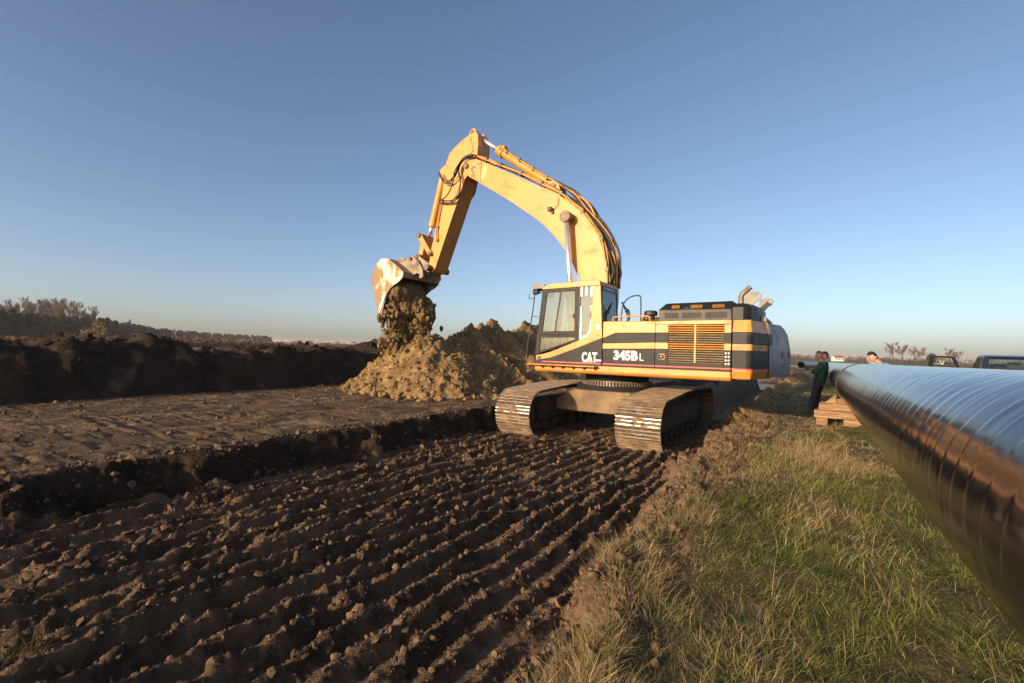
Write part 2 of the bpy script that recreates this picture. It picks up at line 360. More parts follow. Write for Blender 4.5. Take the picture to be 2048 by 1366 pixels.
def catmull(pts, n=6):
    P = [Vector(p) for p in pts]; P = [P[0] * 2 - P[1]] + P + [P[-1] * 2 - P[-2]]; out = []
    for i in range(1, len(P) - 2):
        a, b, c, d = P[i - 1], P[i], P[i + 1], P[i + 2]
        for k in range(n):
            t = k / n
            out.append(.5 * ((2 * b) + (c - a) * t + (2 * a - 5 * b + 4 * c - d) * t * t + (-a + 3 * b - 3 * c + d) * t ** 3))
    out.append(P[-2]); return out
def cm2(pts, n=4): return [(p.x, p.z) for p in catmull([(a, 0, b) for a, b in pts], n)]

# lumps: icosphere variants with noise
def ico(sub):
    bm = bmesh.new(); bmesh.ops.create_icosphere(bm, subdivisions=sub, radius=1.0)
    V = np.array([v.co[:] for v in bm.verts]); Fq = np.array([[v.index for v in f.verts] for f in bm.faces]); bm.free(); return V, Fq
ICO1, ICO2, ICO3 = ico(1), ico(2), ico(3)
OCT = (np.array([(1, 0, 0), (-1, 0, 0), (0, 1, 0), (0, -1, 0), (0, 0, 1), (0, 0, -1)], float), np.array([(0, 2, 4), (2, 1, 4), (1, 3, 4), (3, 0, 4), (2, 0, 5), (1, 2, 5), (3, 1, 5), (0, 3, 5)]))
def lump(base, seed, amp=.35, sc=1.3, squash=.8):
    V, Fq = base; V = V.copy()
    n = fbm3(V[:, 0] * sc + seed * 3.1, V[:, 1] * sc, V[:, 2] * sc, 3, seed)
    V = V * (1 + amp * n)[:, None]; V[:, 2] *= squash
    return V, Fq
def scatter_lumps(name, pos, size, base, m, seed=0, amp=.4, nvar=14, squash=.85, sm=False):
    rg = np.random.default_rng(seed); vars_ = [lump(base, seed * 50 + i, amp, 1.6, squash) for i in range(nvar)]
    nV = len(base[0]); n = len(pos); VV = np.zeros((n, nV, 3)); FF = np.zeros((n, len(base[1]), 3), np.int64)
    a = rg.uniform(0, 6.283, n); b = rg.normal(0, .6, n); k = rg.integers(0, nvar, n); st = rg.uniform(.5, 1.45, (n, 3))
    for i in range(nvar):
        q = np.where(k == i)[0]
        if not len(q): continue
        V = vars_[i][0][None] * st[q][:, None, :]
        cb, sb = np.cos(b[q])[:, None], np.sin(b[q])[:, None]; ca, sa = np.cos(a[q])[:, None], np.sin(a[q])[:, None]
        x, y, z = V[..., 0], V[..., 1], V[..., 2]
        x, z = x * cb - z * sb, x * sb + z * cb
        x, y = x * ca - y * sa, x * sa + y * ca
        VV[q] = np.stack([x, y, z], -1) * size[q][:, None, None] + pos[q][:, None, :]
        FF[q] = base[1][None] + (q * nV)[:, None, None]
    return link(name, npmesh(name, VV.reshape(-1, 3), FF.reshape(-1, 3), sm), m)

# ================================================================== terrain
ZL, ZR = .48, .36
def edge_r(y):
    return np.interp(y, [-2, 0, 2, 3, 5, 8, 12, 20, 60], [-.74, -.76, -.91, -1.14, -1.40, -1.5, -1.55, -1.6, -1.7]) + .15 * vn2(y * 1.1, 3.3, 5) + .10 * vn2(y * 3.7, 9.1, 6)
def edge_l(y):
    return -6.86 + .17 * vn2(y * .7, 1.3, 8) + .07 * vn2(y * 2.9, 4.1, 9)
def mud_h(x, y):
    near = sst(10.2, 8.6, y)                                     # machine stands on flattened ground
    wob = .06 * fbm2(x * .8, y * .4, 3, 21) + .022 * vn2(x * 4, y * 2.3, 22) + .05 * vn2(x * 1.3, 4.4, 23)
    ph = (x + wob) / .25 + .08
    fr = ph - np.floor(ph)
    k = np.floor(ph)
    prof = np.where(fr < .62, (fr / .62) ** 1.35, np.where(fr < .70, 1.0, np.clip((.96 - fr) / .26, 0, 1)))
    amp = .150 * (.45 + .55 * sst(-.35, .3, fbm2(x * .6, y * .45, 3, 31))) * (.75 + .5 * _h(k, k * 0, k * 0, 3) * .5 + .25)
    broken = sst(.14, .44, fbm2(x * 1.3 + 4, y * 1.1, 3, 41))
    amp = amp * (1 - .5 * broken) * (.25 + .75 * near)
    r = amp * prof
    lum = bil2(x * 7, y * 6, 4, 51, .55)
    fine = bil2(x * 26, y * 24, 3, 61, .6)
    big = fbm2(x * .9, y * .7, 3, 71)
    chunk = sst(.32, .6, vn2(x * 4.3, y * 3.7, 81)) * (.5 + .5 * vn2(x * 13, y * 12, 82))
    z = r * (.78 + .6 * lum) + .04 * big + (.030 + .05 * broken) * (lum - .3) + .034 * (fine - .3) + .10 * chunk * (.15 + broken)
    tk_ = sst(8.9, 9.6, y) * (1 - sst(14.2, 14.6, y)) * np.maximum(1 - sst(.48, .72, np.abs(x + 5.69)), 1 - sst(.48, .72, np.abs(x + 2.89)))
    z = z + .05 * tk_
    return z - .02
def ground_h(x, y):
    x, y = np.broadcast_arrays(x, y)
    er, el = edge_r(y), edge_l(y)
    jag = .20 * fbm2(x * 1.9, y * 1.9, 4, 91)
    sr = sst(er - .30, er + .02, x + jag)
    sl = 1 - sst(el - .04, el + .30, x + jag * 1.3 + .12 * (bil2(x * 4.5, y * 4.5, 3, 93) - .3))
    zr = ZR + .05 * fbm2(x * 1.2, y * .9, 3, 101) + .02 * vn2(x * 6, y * 6, 102)
    zr = zr + (.12 * (bil2(x * 7, y * 7, 4, 103, .62) - .3) + .04 * fbm2(x * 3, y * 3, 2, 104)) * sst(-.55, -1.0, x)
    crust = .085 * bil2(x * 2.2, y * 2.6, 4, 111, .6) + .035 * sst(.1, .4, fbm2(x * .8, y * .25, 2, 113)) * np.abs(vn2(x * 1.2, y * 6.5, 114))
    zl = ZL - .03 + crust + .05 * fbm2(x * .35, y * .2, 2, 112)
    zm = mud_h(x, y)
    z = zm * (1 - sr) * (1 - sl) + sr * zr + sl * zl
    # open trench beyond the machine
    tr = sst(14.9, 15.5, y + .12 * vn2(x * 2, y * .1, 121))
    ins = sst(-6.45, -5.6, x + .25 * vn2(y * 1.1, x * .3, 122) + .14 * fbm2(y * 2.6, x * 1.1, 3, 125)) * (1 - sst(-2.75, -2.35, x + .12 * vn2(y * 1.3, 2.2, 123)))
    z = z * (1 - tr * ins) + tr * ins * (-1.9 + .15 * fbm2(x * 1.5, y * 1.5, 3, 124))
    return z

ya = [-3.0]
while ya[-1] < 62:
    y = ya[-1]
    ya.append(y + (.09 if y < .2 else .0056 * math.sqrt(y * y + 9) if y < 16.5 else min(.6, .1 * (1 + (y - 16.5) * .25))))
YS = np.array(ya)
xm = np.arange(-7.75, -.85, .0172)
kb0, kb1 = int(np.searchsorted(xm, -6.95)), int(np.searchsorted(xm, -6.38)); xbk = xm[kb0:kb1 + 1]; x0l = xm[kb0]; xm = xm[kb1:]
xl = np.concatenate([np.arange(-24.0, -16.2, .4), np.arange(-16.2, -7.6, .052), np.arange(-7.6, x0l - .02, .026), [x0l]])
xr = np.concatenate([[xm[-1]], np.arange(xm[-1] + .04, 1.4, .05), np.arange(1.5, 7, .5), [7.0]])
ksp = int(np.searchsorted(YS, 14.9))
tag(link('mud_strip', grid('mud_strip', xm, YS[:ksp + 1], ground_h), 'mud'), kind='structure')
kt = int(np.searchsorted(xm, -2.25)); xt = np.concatenate([xm[:kt:3], xm[kt:kt + 1]]); xv = np.concatenate([xm[kt:-1:2], xm[-1:]])
tag(link('open_trench', grid('open_trench', xt, YS[ksp:], ground_h), 'trench'), kind='structure')
tag(link('trench_shoulder', grid('trench_shoulder', xv, YS[ksp:], ground_h), 'verge'), kind='structure')
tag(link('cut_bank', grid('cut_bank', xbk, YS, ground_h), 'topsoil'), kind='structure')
tag(link('working_strip', grid('working_strip', xl, YS, ground_h), 'strip'), kind='structure')
tag(link('grass_verge', grid('grass_verge', xr, YS, ground_h), 'verge'), kind='structure')
# the field around: one sheet out to the horizon with the worked strip cut out
BX0, BX1, BY0, BY1 = -24.0, 7.0, -3.0, float(YS[-1])
fx = [-4200, -1500, -600, -250, -100, -50, BX0, BX1, 40, 120, 400, 1500, 4200]
fy = [-1500, -400, -100, -30, BY0, BY1, 100, 160, 260, 420, 800, 2000, 6000]
fb = MB()
for i in range(len(fx) - 1):
    for j in range(len(fy) - 1):
        if fx[i] == BX0 and fy[j] == BY0: continue
        fb.add([(fx[i], fy[j], .33), (fx[i + 1], fy[j], .33), (fx[i + 1], fy[j + 1], .33), (fx[i], fy[j + 1], .33)], [(0, 1, 2, 3)])
tag(link('field', fb.mesh('field'), 'field'), kind='structure')

# ------------------------------------------------------------------ topsoil berm on the left
def berm_h(x, y):
    cr = np.interp(y, [-9, 3.4, 4.5, 6, 6.6, 7.2, 8, 10.9, 12.2, 14.2, 15.4, 20, 30, 50, 76], [1.75, 1.68, 1.7, 1.9, 1.8, 1.56, 1.62, 1.72, 1.86, 1.70, 2.0, 1.9, 1.9, 1.8, 1.5])
    cr = cr + .20 * fbm2(y * .9, 7.7, 3, 131) + .09 * vn2(y * 3.1, 2.0, 133)
    foot = -14.35 + .35 * fbm2(y * .3, 1.0, 2, 135)
    u = (foot - x)
    p = np.where(u < 1.7, np.clip((u + .05) / 1.15, 0, 1) ** .9, 1 - .85 * sst(2.6, 7.2, u))
    lum = bil2(x * 1.5, y * 1.5, 5, 137, .58)
    return .42 + (cr - .42) * p + (.36 * (lum - .28)) * sst(-.1, .8, u) + .10 * fbm2(x * 5, y * 5, 3, 139) * sst(-.1, .8, u)
yb = np.arange(-9, 76, .11); xb = np.arange(-23.5, -13.6, .085)
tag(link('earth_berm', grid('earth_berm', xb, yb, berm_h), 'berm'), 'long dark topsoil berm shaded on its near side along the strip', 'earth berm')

# ------------------------------------------------------------------ ochre spoil heap with its windrow behind
def heap_h(x, y):
    d = np.sqrt(((x + 11.4) / np.where(x < -11.4, 2.75, 2.95)) ** 2 + ((y - 12.15) / np.where(y < 12.15, 2.3, 5)) ** 2)
    cone = .42 + 1.95 * (1 - d) + .25 * sst(1.0, .6, d) * (1 - d)
    cone = np.minimum(cone, 2.22)
    cr = np.interp(y, [12.0, 13.8, 15.0, 15.6, 16.1, 16.5, 17.0, 17.9, 18.5, 18.9, 19.8, 24, 30, 33, 35], [.2, 2.3, 2.75, 2.62, 2.85, 3.16, 2.9, 2.7, 2.9, 3.12, 2.95, 2.7, 2.4, 1.6, .0])
    cr = cr + .10 * vn2(y * 2.2, 1.1, 141) + .05
    ax = -11.5 + .35 * vn2(y * .5, 8.1, 143)
    u = x - ax
    wr = cr - np.where(u > 0, u * .74, -u * .80)
    wr = np.where(u > 3.4, wr - (u - 3.4) * .5, wr)
    z = np.maximum(cone, wr)
    k = .12; z = np.maximum(cone, wr) + k * np.exp(-np.abs(cone - wr) / k) * .25
    lum = bil2(x * 1.9, y * 1.9, 5, 145, .6)
    g = bil2((x + y * .3) * 2.6, (y - x * .2) * .9, 3, 147)
    return z + .26 * (lum - .3) + .16 * fbm2(x * 4.2, y * 4.2, 4, 148, .62) + .22 * (g - .3) + .12 * fbm2(x * .9, y * .9, 2, 149) - .03
xh = np.arange(-16.2, -6.9, .047); yh = np.concatenate([np.arange(9.2, 16, .05), np.arange(16, 35.4, .11)])
def heap_or_under(x, y): return np.maximum(heap_h(x, y), -.2)
def heap_mesh():
    X, Y = np.meshgrid(xh, yh); Z = heap_h(X, Y); nx, ny = len(xh), len(yh)
    V = np.stack([X, Y, Z], -1).reshape(-1, 3); i = np.arange(nx * ny).reshape(ny, nx)
    Q = np.stack([i[:-1, :-1], i[:-1, 1:], i[1:, 1:], i[1:, :-1]], -1).reshape(-1, 4)
    keep = (Z.reshape(-1)[Q].max(1) > .12); Q = Q[keep]
    used = np.unique(Q); mp = np.zeros(nx * ny, np.int64); mp[used] = np.arange(len(used))
    return npmesh('spoil_heap', V[used], mp[Q])
tag(link('spoil_heap', heap_mesh(), 'clay'), 'tall heap of ochre clay under the tipping bucket', 'soil heap')

# clods on the heap: loose crumbs as stuff, the big ones at the foot one by one
n = 7600
px = rng.uniform(-14.6, -8.6, n); py = rng.uniform(9.4, 17.5, n)
hz = heap_h(px, py); gz = ground_h(px, py); ok = (hz > gz - .05) | ((rng.random(n) < .10) & (py < 11.5) & (py > 9.6) & (px < -8.6))
px, py = px[ok], py[ok]; pz = np.maximum(hz, gz)[ok]
sz = .012 + .060 * rng.random(len(px)) ** 4.5
tag(scatter_lumps('clay_crumbs', np.stack([px, py, pz + sz * .3], -1), sz, ICO1, 'clod', 3, .8), 'loose crumbs of ochre clay strewn over the spoil heap', 'clay crumbs', kind='stuff')
clod_me = []
for i in range(6):
    V, Fq = lump(ICO2, 700 + i, .85, 1.9, .68); me = npmesh('clay_clod', V, Fq, False); me.materials.append(M['clod']); clod_me.append(me)
foot = [(-14.55, 11.75, .10), (-14.25, 11.45, .12), (-14.0, 11.55, .09), (-13.75, 11.2, .11), (-13.4, 11.05, .12), (-13.1, 10.8, .08), (-12.85, 10.9, .11), (-12.5, 10.6, .10), (-12.2, 10.75, .13), (-11.95, 10.5, .09),
        (-11.7, 10.65, .12), (-11.45, 10.42, .15), (-11.15, 10.6, .10), (-10.9, 10.45, .12), (-10.7, 10.75, .09), (-10.45, 10.6, .11), (-10.25, 10.95, .16), (-10.0, 10.8, .12), (-9.8, 11.1, .10), (-9.65, 10.95, .13),
        (-9.45, 11.35, .10), (-9.25, 11.6, .14), (-9.1, 11.95, .10), (-8.95, 12.3, .12), (-8.8, 12.75, .11), (-14.85, 11.95, .08), (-9.9, 10.4, .07), (-10.6, 10.2, .06), (-12.9, 10.4, .06), (-8.6, 12.4, .08), (-8.55, 13.2, .1), (-8.35, 12.9, .07)]
for i, (x, y, r) in enumerate(foot):
    x, y = x * .905 + .05, y * .915
    z = float(max(ground_h(np.array([x]), np.array([y]))[0], heap_h(np.array([x]), np.array([y]))[0]))
    o = link('clay_clod', clod_me[i % 6]); o.location = (x, y, z + r * .45); o.scale = (r, r * random.uniform(.8, 1.2), r); o.rotation_euler = (random.uniform(-.4, .4), random.uniform(-.4, .4), random.uniform(0, 6.28))
    tag(o, 'fist to head sized ochre clay clod lying at the foot of the spoil heap', 'clod', 'clay clods at the foot of the spoil heap')

# crumbly clay line along the trench lip beside the grass
def lip_h(x, y):
    c = -1.78 + .16 * vn2(y * .8, 2.0, 151); wd = .42 + .2 * vn2(y * .6, 5, 152)
    h = np.interp(y, [12.1, 13, 15, 18, 24, 36, 44], [0, .18, .30, .26, .34, .28, 0]) * (.75 + .4 * vn2(y * 1.3, 7, 153))
    return ground_h(x, y) - .09 + (h + .1) * np.exp(-((x - c) / wd) ** 2) + .13 * (bil2(x * 3.2, y * 3.2, 4, 155, .6) - .3) * np.exp(-((x - c) / .6) ** 2)
tag(link('clay_ridge', grid('clay_ridge', np.arange(-2.6, -1.0, .04), np.concatenate([np.arange(11.8, 20, .05), np.arange(20, 45, .15)]), lip_h), 'clay'), 'low crumbly ridge of pale clay along the trench lip beside the grass', 'soil ridge')
def mound_h(x, y):
    d = np.sqrt(((x + 1.9) / 1.6) ** 2 + ((y - 47) / 7) ** 2)
    return .2 + 1.0 * np.clip(1 - d, -.2, 1) + .2 * (bil2(x * 1.2, y * 1.0, 4, 157) - .3)
tag(link('earth_mound', grid('earth_mound', np.arange(-3.8, .2, .08), np.arange(39, 56, .16), mound_h), 'strip'), 'brown earth mound beyond the rear of the excavator', 'earth mound')

# mud clods on the turned strip
n = 42000
th = np.exp(rng.uniform(math.log(2.4), math.log(13), n)); an = rng.uniform(0, 1, n)
cx = rng.uniform(-7.2, -1.2, n); cy = np.sqrt(np.maximum(th ** 2 - cx ** 2 * .55, 0)) * rng.uniform(.55, 1.05, n)
ok = (cy > .3) & (cy < 12) & (cx < edge_r(cy) - .03) & ~((cy > 9.0) & (((cx > -6.2) & (cx < -5.15)) | ((cx > -3.4) & (cx < -2.35))))
cx, cy = cx[ok], cy[ok]; zc = ground_h(cx, cy)
lo = (mud_h(cx, cy) > .045) | (rng.random(len(cx)) < .16); cx, cy, zc = cx[lo], cy[lo], zc[lo]
rr = np.sqrt(cx ** 2 + cy ** 2); sz = (.0026 + .00095 * rr) * (1 + 4.5 * rng.random(len(cx)) ** 9)
for nr, bs, am in ((rr < 4.6, ICO1, .75), (rr >= 4.6, OCT, .6)):
    tag(scatter_lumps('mud_crumbs', np.stack([cx, cy, zc + sz * .3], -1)[nr], sz[nr], bs, 'mudclod', 5, am), 'crumbs of dark earth on the %s part of the turned mud strip' % ('near' if bs is ICO1 else 'far'), 'mud crumbs', kind='stuff')
n = 520
cx = rng.uniform(-7.0, -1.35, n); cy = .8 + 9 * rng.random(n) ** 1.3
ok = (cx < edge_r(cy) - .1); cx, cy = cx[ok], cy[ok]; sz = .012 + .030 * rng.random(len(cx)) ** 4
tag(scatter_lumps('mud_clods', np.stack([cx, cy, ground_h(cx, cy) + sz * .2], -1), sz, ICO2, 'mudclod', 6, .8, 12, .7), 'rough clods of earth on the ridges of the mud strip', 'mud clods', kind='stuff')
n = 5200
cy = .9 * (12 / .9) ** rng.random(n); cx = edge_r(cy) + rng.normal(-.03, .13, n); rr = np.sqrt(cx ** 2 + cy ** 2); sz = (.004 + .0014 * rr) * (1 + 4 * rng.random(n) ** 7)
tag(scatter_lumps('lip_crumbs', np.stack([cx, cy, ground_h(cx, cy) + sz * .25], -1), sz, ICO1, 'mudclod', 12, .8), 'crumbs of soil along the broken lip between mud and grass', 'soil crumbs', kind='stuff')
n = 2600
cx = rng.uniform(-14.6, -6.8, n); cy = 1 + 18 * rng.random(n); sz = .012 + .042 * rng.random(n) ** 5
tag(scatter_lumps('strip_clods', np.stack([cx, cy, ground_h(cx, cy) + sz * .2], -1), sz, ICO1, 'strip', 8, .5), 'small clods scattered over the rolled earth strip', 'clods', kind='stuff')
n = 1500
cy = -2 + 40 * rng.random(n); cx = -14.3 - 3.6 * rng.random(n); sz = .03 + .12 * rng.random(n) ** 4
tag(scatter_lumps('berm_clods', np.stack([cx, cy, berm_h(cx, cy) + sz * .1], -1), sz, ICO1, 'berm', 9, .85, 14, .65), 'dark lumps of topsoil on the berm', 'clods', kind='stuff')

# ================================================================== background
def bare_tree(seed, h, spread=.42, thick=.03, min_r=.05, levels=4):
    rd = random.Random(seed); tr = MB(); tw = MB()
    def grow(p, d, L, r, lev):
        k = 4 if lev == 0 else 2; pts = [p.copy()]; q = p.copy(); dd = d.copy()
        for i in range(k):
            dd = (dd + Vector((rd.gauss(0, .12), rd.gauss(0, .12), .08))).normalized(); q = q + dd * (L / k); pts.append(q.copy())
        rs = [max(min_r * .7, r * (1 - .75 * i / k)) for i in range(k + 1)]
        (tr if lev < 2 else tw).tube(pts, rs, 5 if lev == 0 else 3, lev == 0)
        if lev >= levels: return
        nb = (10, 7, 6, 5)[lev] if lev < 4 else 0
        for i in range(nb):
            t = (.3 + .7 * (i + rd.random()) / nb) if lev == 0 else (.25 + .75 * rd.random()); idx = min(int(t * k), k - 1); fr = t * k - idx
            b = pts[idx].lerp(pts[idx + 1], fr); a = rd.uniform(0, 6.28)
            side = Vector((math.cos(a), math.sin(a), rd.uniform(-.1, .5))); nd = (dd * (.75 - .25 * (lev == 0)) + side * (spread + .25 * (lev == 0)) + Vector((0, 0, .25))).normalized()
            grow(b, nd, L * rd.uniform(.38, .58) * (1.0 - .25 * t * (lev == 0)), r * .45, lev + 1)
    grow(Vector((0, 0, 0)), Vector((0, 0, 1)), h * .72, h * thick * .5, 0)
    return tr, tw
def leaf_cloud(mb, rd, c, r, n, s, mi=0):
    for _ in range(n):
        while True:
            v = Vector((rd.uniform(-1, 1), rd.uniform(-1, 1), rd.uniform(-1, 1)))
            if v.length < 1: break
        p = Vector((c[0] + v.x * r[0], c[1] + v.y * r[1], c[2] + v.z * r[2])); a = Vector((rd.gauss(0, 1), rd.gauss(0, 1), rd.gauss(0, .6))).normalized() * s * rd.uniform(.6, 1.4)
        b = a.cross(Vector((rd.gauss(0, 1), rd.gauss(0, 1), rd.gauss(0, 1)))).normalized() * s * rd.uniform(.5, 1.1)
        mb.add([p - a, p + b, p + a * 1.1, p - b], [(0, 1, 2, 3)], mi)
BT = []
for i in range(4):
    t, c = bare_tree(40 + i, 10.0, .30 + .05 * i, .026, .026, 4)
    a = t.mesh('trunk'); a.materials.append(M['bark']); b = c.mesh('crown'); b.materials.append(M['twig']); BT.append((a, b))
def put_tree(k, x, y, h, wd, label, group):
    r = tag(empty('bare_tree', (x, y, .3), random.uniform(0, 6.28)), label, 'tree', group); s = h / 10.0; r.scale = (s * wd, s * wd, s)
    for nm, me in zip(('trunk', 'crown'), BT[k % 4]):
        o = bpy.data.objects.new(nm, me); COL.objects.link(o); o.parent = r
for i, (x, y, h) in enumerate([(-331, 67.8, 16.5), (-347.8, 74.9, 20), (-328.6, 75.2, 20), (-350, 85, 21), (-325, 83.3, 20.5), (-326.6, 88.3, 21.5), (-309.8, 87.2, 18), (-338, 71, 19), (-340, 80, 20), (-318, 80, 18), (-312, 92.5, 17), (-335, 62, 16)]):
    put_tree(i, x, y, h, 1.15, 'tall leafless tree in the bare grove behind the dark pines', 'bare grove behind the pines')
put_tree(2, -400, 136.4, 14.5, 1.3, 'single leafless tree rising alone from the pine wood left of the bucket', None)
for i, (x, y, h, l) in enumerate([(39.2, 380.7, 12.5, 'tallest pale leafless tree behind the man leaning over the pipe'), (44.0, 395, 12, 'second pale leafless tree just behind the tallest one'),
        (50.5, 393.5, 10.5, 'leafless tree with spreading crown in the middle of the far tree group'), (54.5, 389.9, 10, 'leafless tree at the house side of the far tree group'),
        (64.5, 384.9, 9.5, 'round leafless tree seen above the open car door'), (70.5, 388.2, 8.5, 'smaller leafless tree beside the car roof')]):
    put_tree(i, x, y, h, 1.35, l, None)
rd = random.Random(5)
# evergreen bush between them
for (x, y, h, l) in [(58.2, 391, 7.0, 'dark green bushy evergreen between the leafless trees by the far house')]:
    t = Thing('evergreen_tree', (x, y, .3), l, 'tree'); tr = MB(); tr.cyl((x, y, .3), (x, y, 3.2), .25, 6); t.part('trunk', tr, 'bark')
    c = MB(); leaf_cloud(c, rd, (x, y, h * .6), (2.6, 2.6, h * .42), 420, .42); t.part('crown', c, 'pine')
# the pine wood: one dark mass
pw = MB()
line = [(-225, 8), (-234, 28.7), (-243, 46.7), (-262, 58.5), (-290, 78), (-327, 100), (-380, 130), (-444, 167), (-510, 225), (-575, 285), (-500, 300)]
hts = [12.5, 12.3, 11.5, 10.6, 11.5, 13.2, 12.2, 11.6, 11.4, 11.1, 9.5]
for s in range(len(line) - 1):
    (x0, y0), (x1, y1) = line[s], line[s + 1]; L = math.hypot(x1 - x0, y1 - y0); cnt = max(3, int(L / 2.3))
    for i in range(cnt):
        t = (i + rd.random()) / cnt
        for row in range(2):
            x = x0 + (x1 - x0) * t + rd.gauss(0, 1.5) - row * 5; y = y0 + (y1 - y0) * t + rd.gauss(0, 1.5) + row * 3; h = (hts[s] * (1 - t) + hts[s + 1] * t) * rd.uniform(.82, 1.04)
            pw.cyl((x, y, .2), (x, y, h * .8), .2, 4, .06)
            for q in range(5):
                zz = h * (.22 + .17 * q); rr = 2.3 * (1.08 - .17 * q) * rd.uniform(.8, 1.15); leaf_cloud(pw, rd, (x + rd.gauss(0, .25), y + rd.gauss(0, .25), zz), (rr, rr, h * .12), 16, .85)
            leaf_cloud(pw, rd, (x, y, h * .95), (.5, .5, h * .07), 7, .4)
tag(link('pine_wood', pw.mesh('pine_wood'), 'pine'), 'dark mass of pine wood running along the horizon behind the berm', 'pine wood', kind='stuff')
for (x, y, h, l) in [(-192, 55.5, 5.2, 'short yellowed tree beside the taller yellow one before the pines'), (-196, 58.9, 7.9, 'tallest yellowed tree in front of the dark pines'), (-200.5, 62, 7.2, 'yellowed tree touching the pine wood edge')]:
    t = Thing('yellowed_tree', (x, y, .3), l, 'tree'); tr = MB(); tr.cyl((x, y, .3), (x, y, h * .9), .16, 6, .04); t.part('trunk', tr, 'bark')
    c = MB(); leaf_cloud(c, rd, (x, y, h * .58), (1.5, 1.5, h * .44), 330, .24); t.part('crown', c, 'larch')
# reed bed and scrub behind the berm
rb = MB()
def reeds(x0, y0, x1, y1, depth, n, h0, h1):
    dx, dy = x1 - x0, y1 - y0; L = math.hypot(dx, dy); nx, ny = -dy / L, dx / L
    for _ in range(n):
        t = rd.random(); u = rd.random() * depth; x = x0 + dx * t + nx * u; y = y0 + dy * t + ny * u; hc = h0 + (h1 - h0) * rd.random() ** 1.6
        if rd.random() < .55:
          leaf_cloud(rb, rd, (x, y, hc * .45), (.9, .9, hc * .5), 11, .17 + .05 * hc); continue
        for _k in range(5):
          x, y = x + rd.gauss(0, .45), y + rd.gauss(0, .45); h = hc * rd.uniform(.6, 1.05); a = rd.uniform(0, 3.14); h *= .8; wv = rd.uniform(.025, .06); lx, ly = rd.gauss(0, .6), rd.gauss(0, .6)
          rb.add([(x - math.cos(a) * wv, y - math.sin(a) * wv, .2), (x + math.cos(a) * wv, y + math.sin(a) * wv, .2), (x + lx + math.cos(a) * .05, y + ly + math.sin(a) * .05, h), (x + lx - math.cos(a) * .05, y + ly - math.sin(a) * .05, h * .97)], [(0, 1, 2, 3)])
reeds(-95, 18, -150, 50, 14, 1300, 1.2, 2.3); reeds(-128, 46, -165, 105, 20, 2500, 1.6, 3.6); reeds(-170, 105, -210, 190, 24, 2000, 1.3, 3.0); reeds(-260, 160, -330, 330, 30, 1700, 1.6, 3.2); reeds(-330, 330, -250, 420, 30, 1400, 2, 4.4)
tag(link('reed_bed', rb.mesh('reed_bed'), 'reed'), 'rusty brown bed of dry reeds and scrub behind the berm', 'reeds', kind='stuff')
hb = MB()
def scrub(pts, n, hmax, s):
    for i in range(len(pts) - 1):
        (x0, y0), (x1, y1) = pts[i], pts[i + 1]
        for k in range(n):
            t = (k + rd.random()) / n; h = hmax * rd.uniform(.45, 1.0); leaf_cloud(hb, rd, (x0 + (x1 - x0) * t, y0 + (y1 - y0) * t + rd.gauss(0, 3), h * .5), (3.2, 3.2, h * .52), 70, s)
scrub([(-140, 400), (-26.5, 433.7), (-6.6, 446), (25.8, 455), (42.7, 442), (63, 431), (110, 425), (190, 410)], 24, 5.8, .36)
scrub([(-384, 252), (-423, 300), (-414, 329), (-384, 348), (-300, 400), (-140, 430)], 16, 7.0, .42)
tag(link('far_hedgerow', hb.mesh('far_hedgerow'), 'hedge'), 'low brown line of far hedges and scrub along the horizon', 'hedgerow', kind='stuff')
# farm house far right, a second one, a pole
def house(x, y, L, W, hw, hr, rz, label):
    t = Thing('farm_house', (x, y, .3), label, 'house', local=True, rz=rz)
    b = MB(); b.box(-L / 2, L / 2, -W / 2, W / 2, 0, hw); b.prism([(-W / 2, hw), (W / 2, hw), (0, hw + hr * .97)], -L / 2, -L / 2 + .02, ax='x'); b.prism([(-W / 2, hw), (W / 2, hw), (0, hw + hr * .97)], L / 2 - .02, L / 2, ax='x'); t.part('wall', b, 'plaster')
    r = MB(); r.add([(-L / 2 - .3, -W / 2 - .4, hw - .25), (L / 2 + .3, -W / 2 - .4, hw - .25), (L / 2 + .3, 0, hw + hr), (-L / 2 - .3, 0, hw + hr), (-L / 2 - .3, W / 2 + .4, hw - .25), (L / 2 + .3, W / 2 + .4, hw - .25)], [(0, 1, 2, 3), (3, 2, 5, 4)]); ro = t.part('roof', r, 'rooftile')
    c = MB(); c.box(L * .2, L * .2 + .5, -.25, .25, hw + hr * .5, hw + hr + .7); t.part('chimney', c, 'rooftile', ro)
    for i in range(3):
        q = MB(); xx = -L * .3 + i * L * .28; q.box(xx - .45, xx + .45, -W / 2 - .05, -W / 2 + .1, .9, 2.1); t.part('window', q, 'dark')
    d = MB(); d.box(L * .38, L * .38 + .8, -W / 2 - .05, -W / 2 + .1, 0, 2.0); t.part('door', d, 'bark')
house(11.6, 440, 7.2, 5, 2.7, 1.6, R(28), 'small white farm house on the horizon between the two standing men')
house(64.7, 412, 6.5, 5, 2.6, 2.4, R(-10), 'small reddish roofed house among the far trees by the car door')
t = Thing('utility_pole', (16.6, 436, .3), 'thin pale utility pole beside the white farm house', 'pole'); b = MB(); b.cyl((16.6, 436, .3), (16.6, 436, 5.6), .13, 6, .09); t.part('mast', b, 'polewood'); b = MB(); b.box(15.9, 17.3, 435.95, 436.05, 5.1, 5.25); t.part('crossarm', b, 'polewood')

# ================================================================== excavator (house swung 90 degrees to the tracks, front towards -X)
EX = Thing('excavator', (-4.3, 11.7, 0.0), 'big yellow and black crawler excavator tipping clay from its raised bucket', 'excavator')
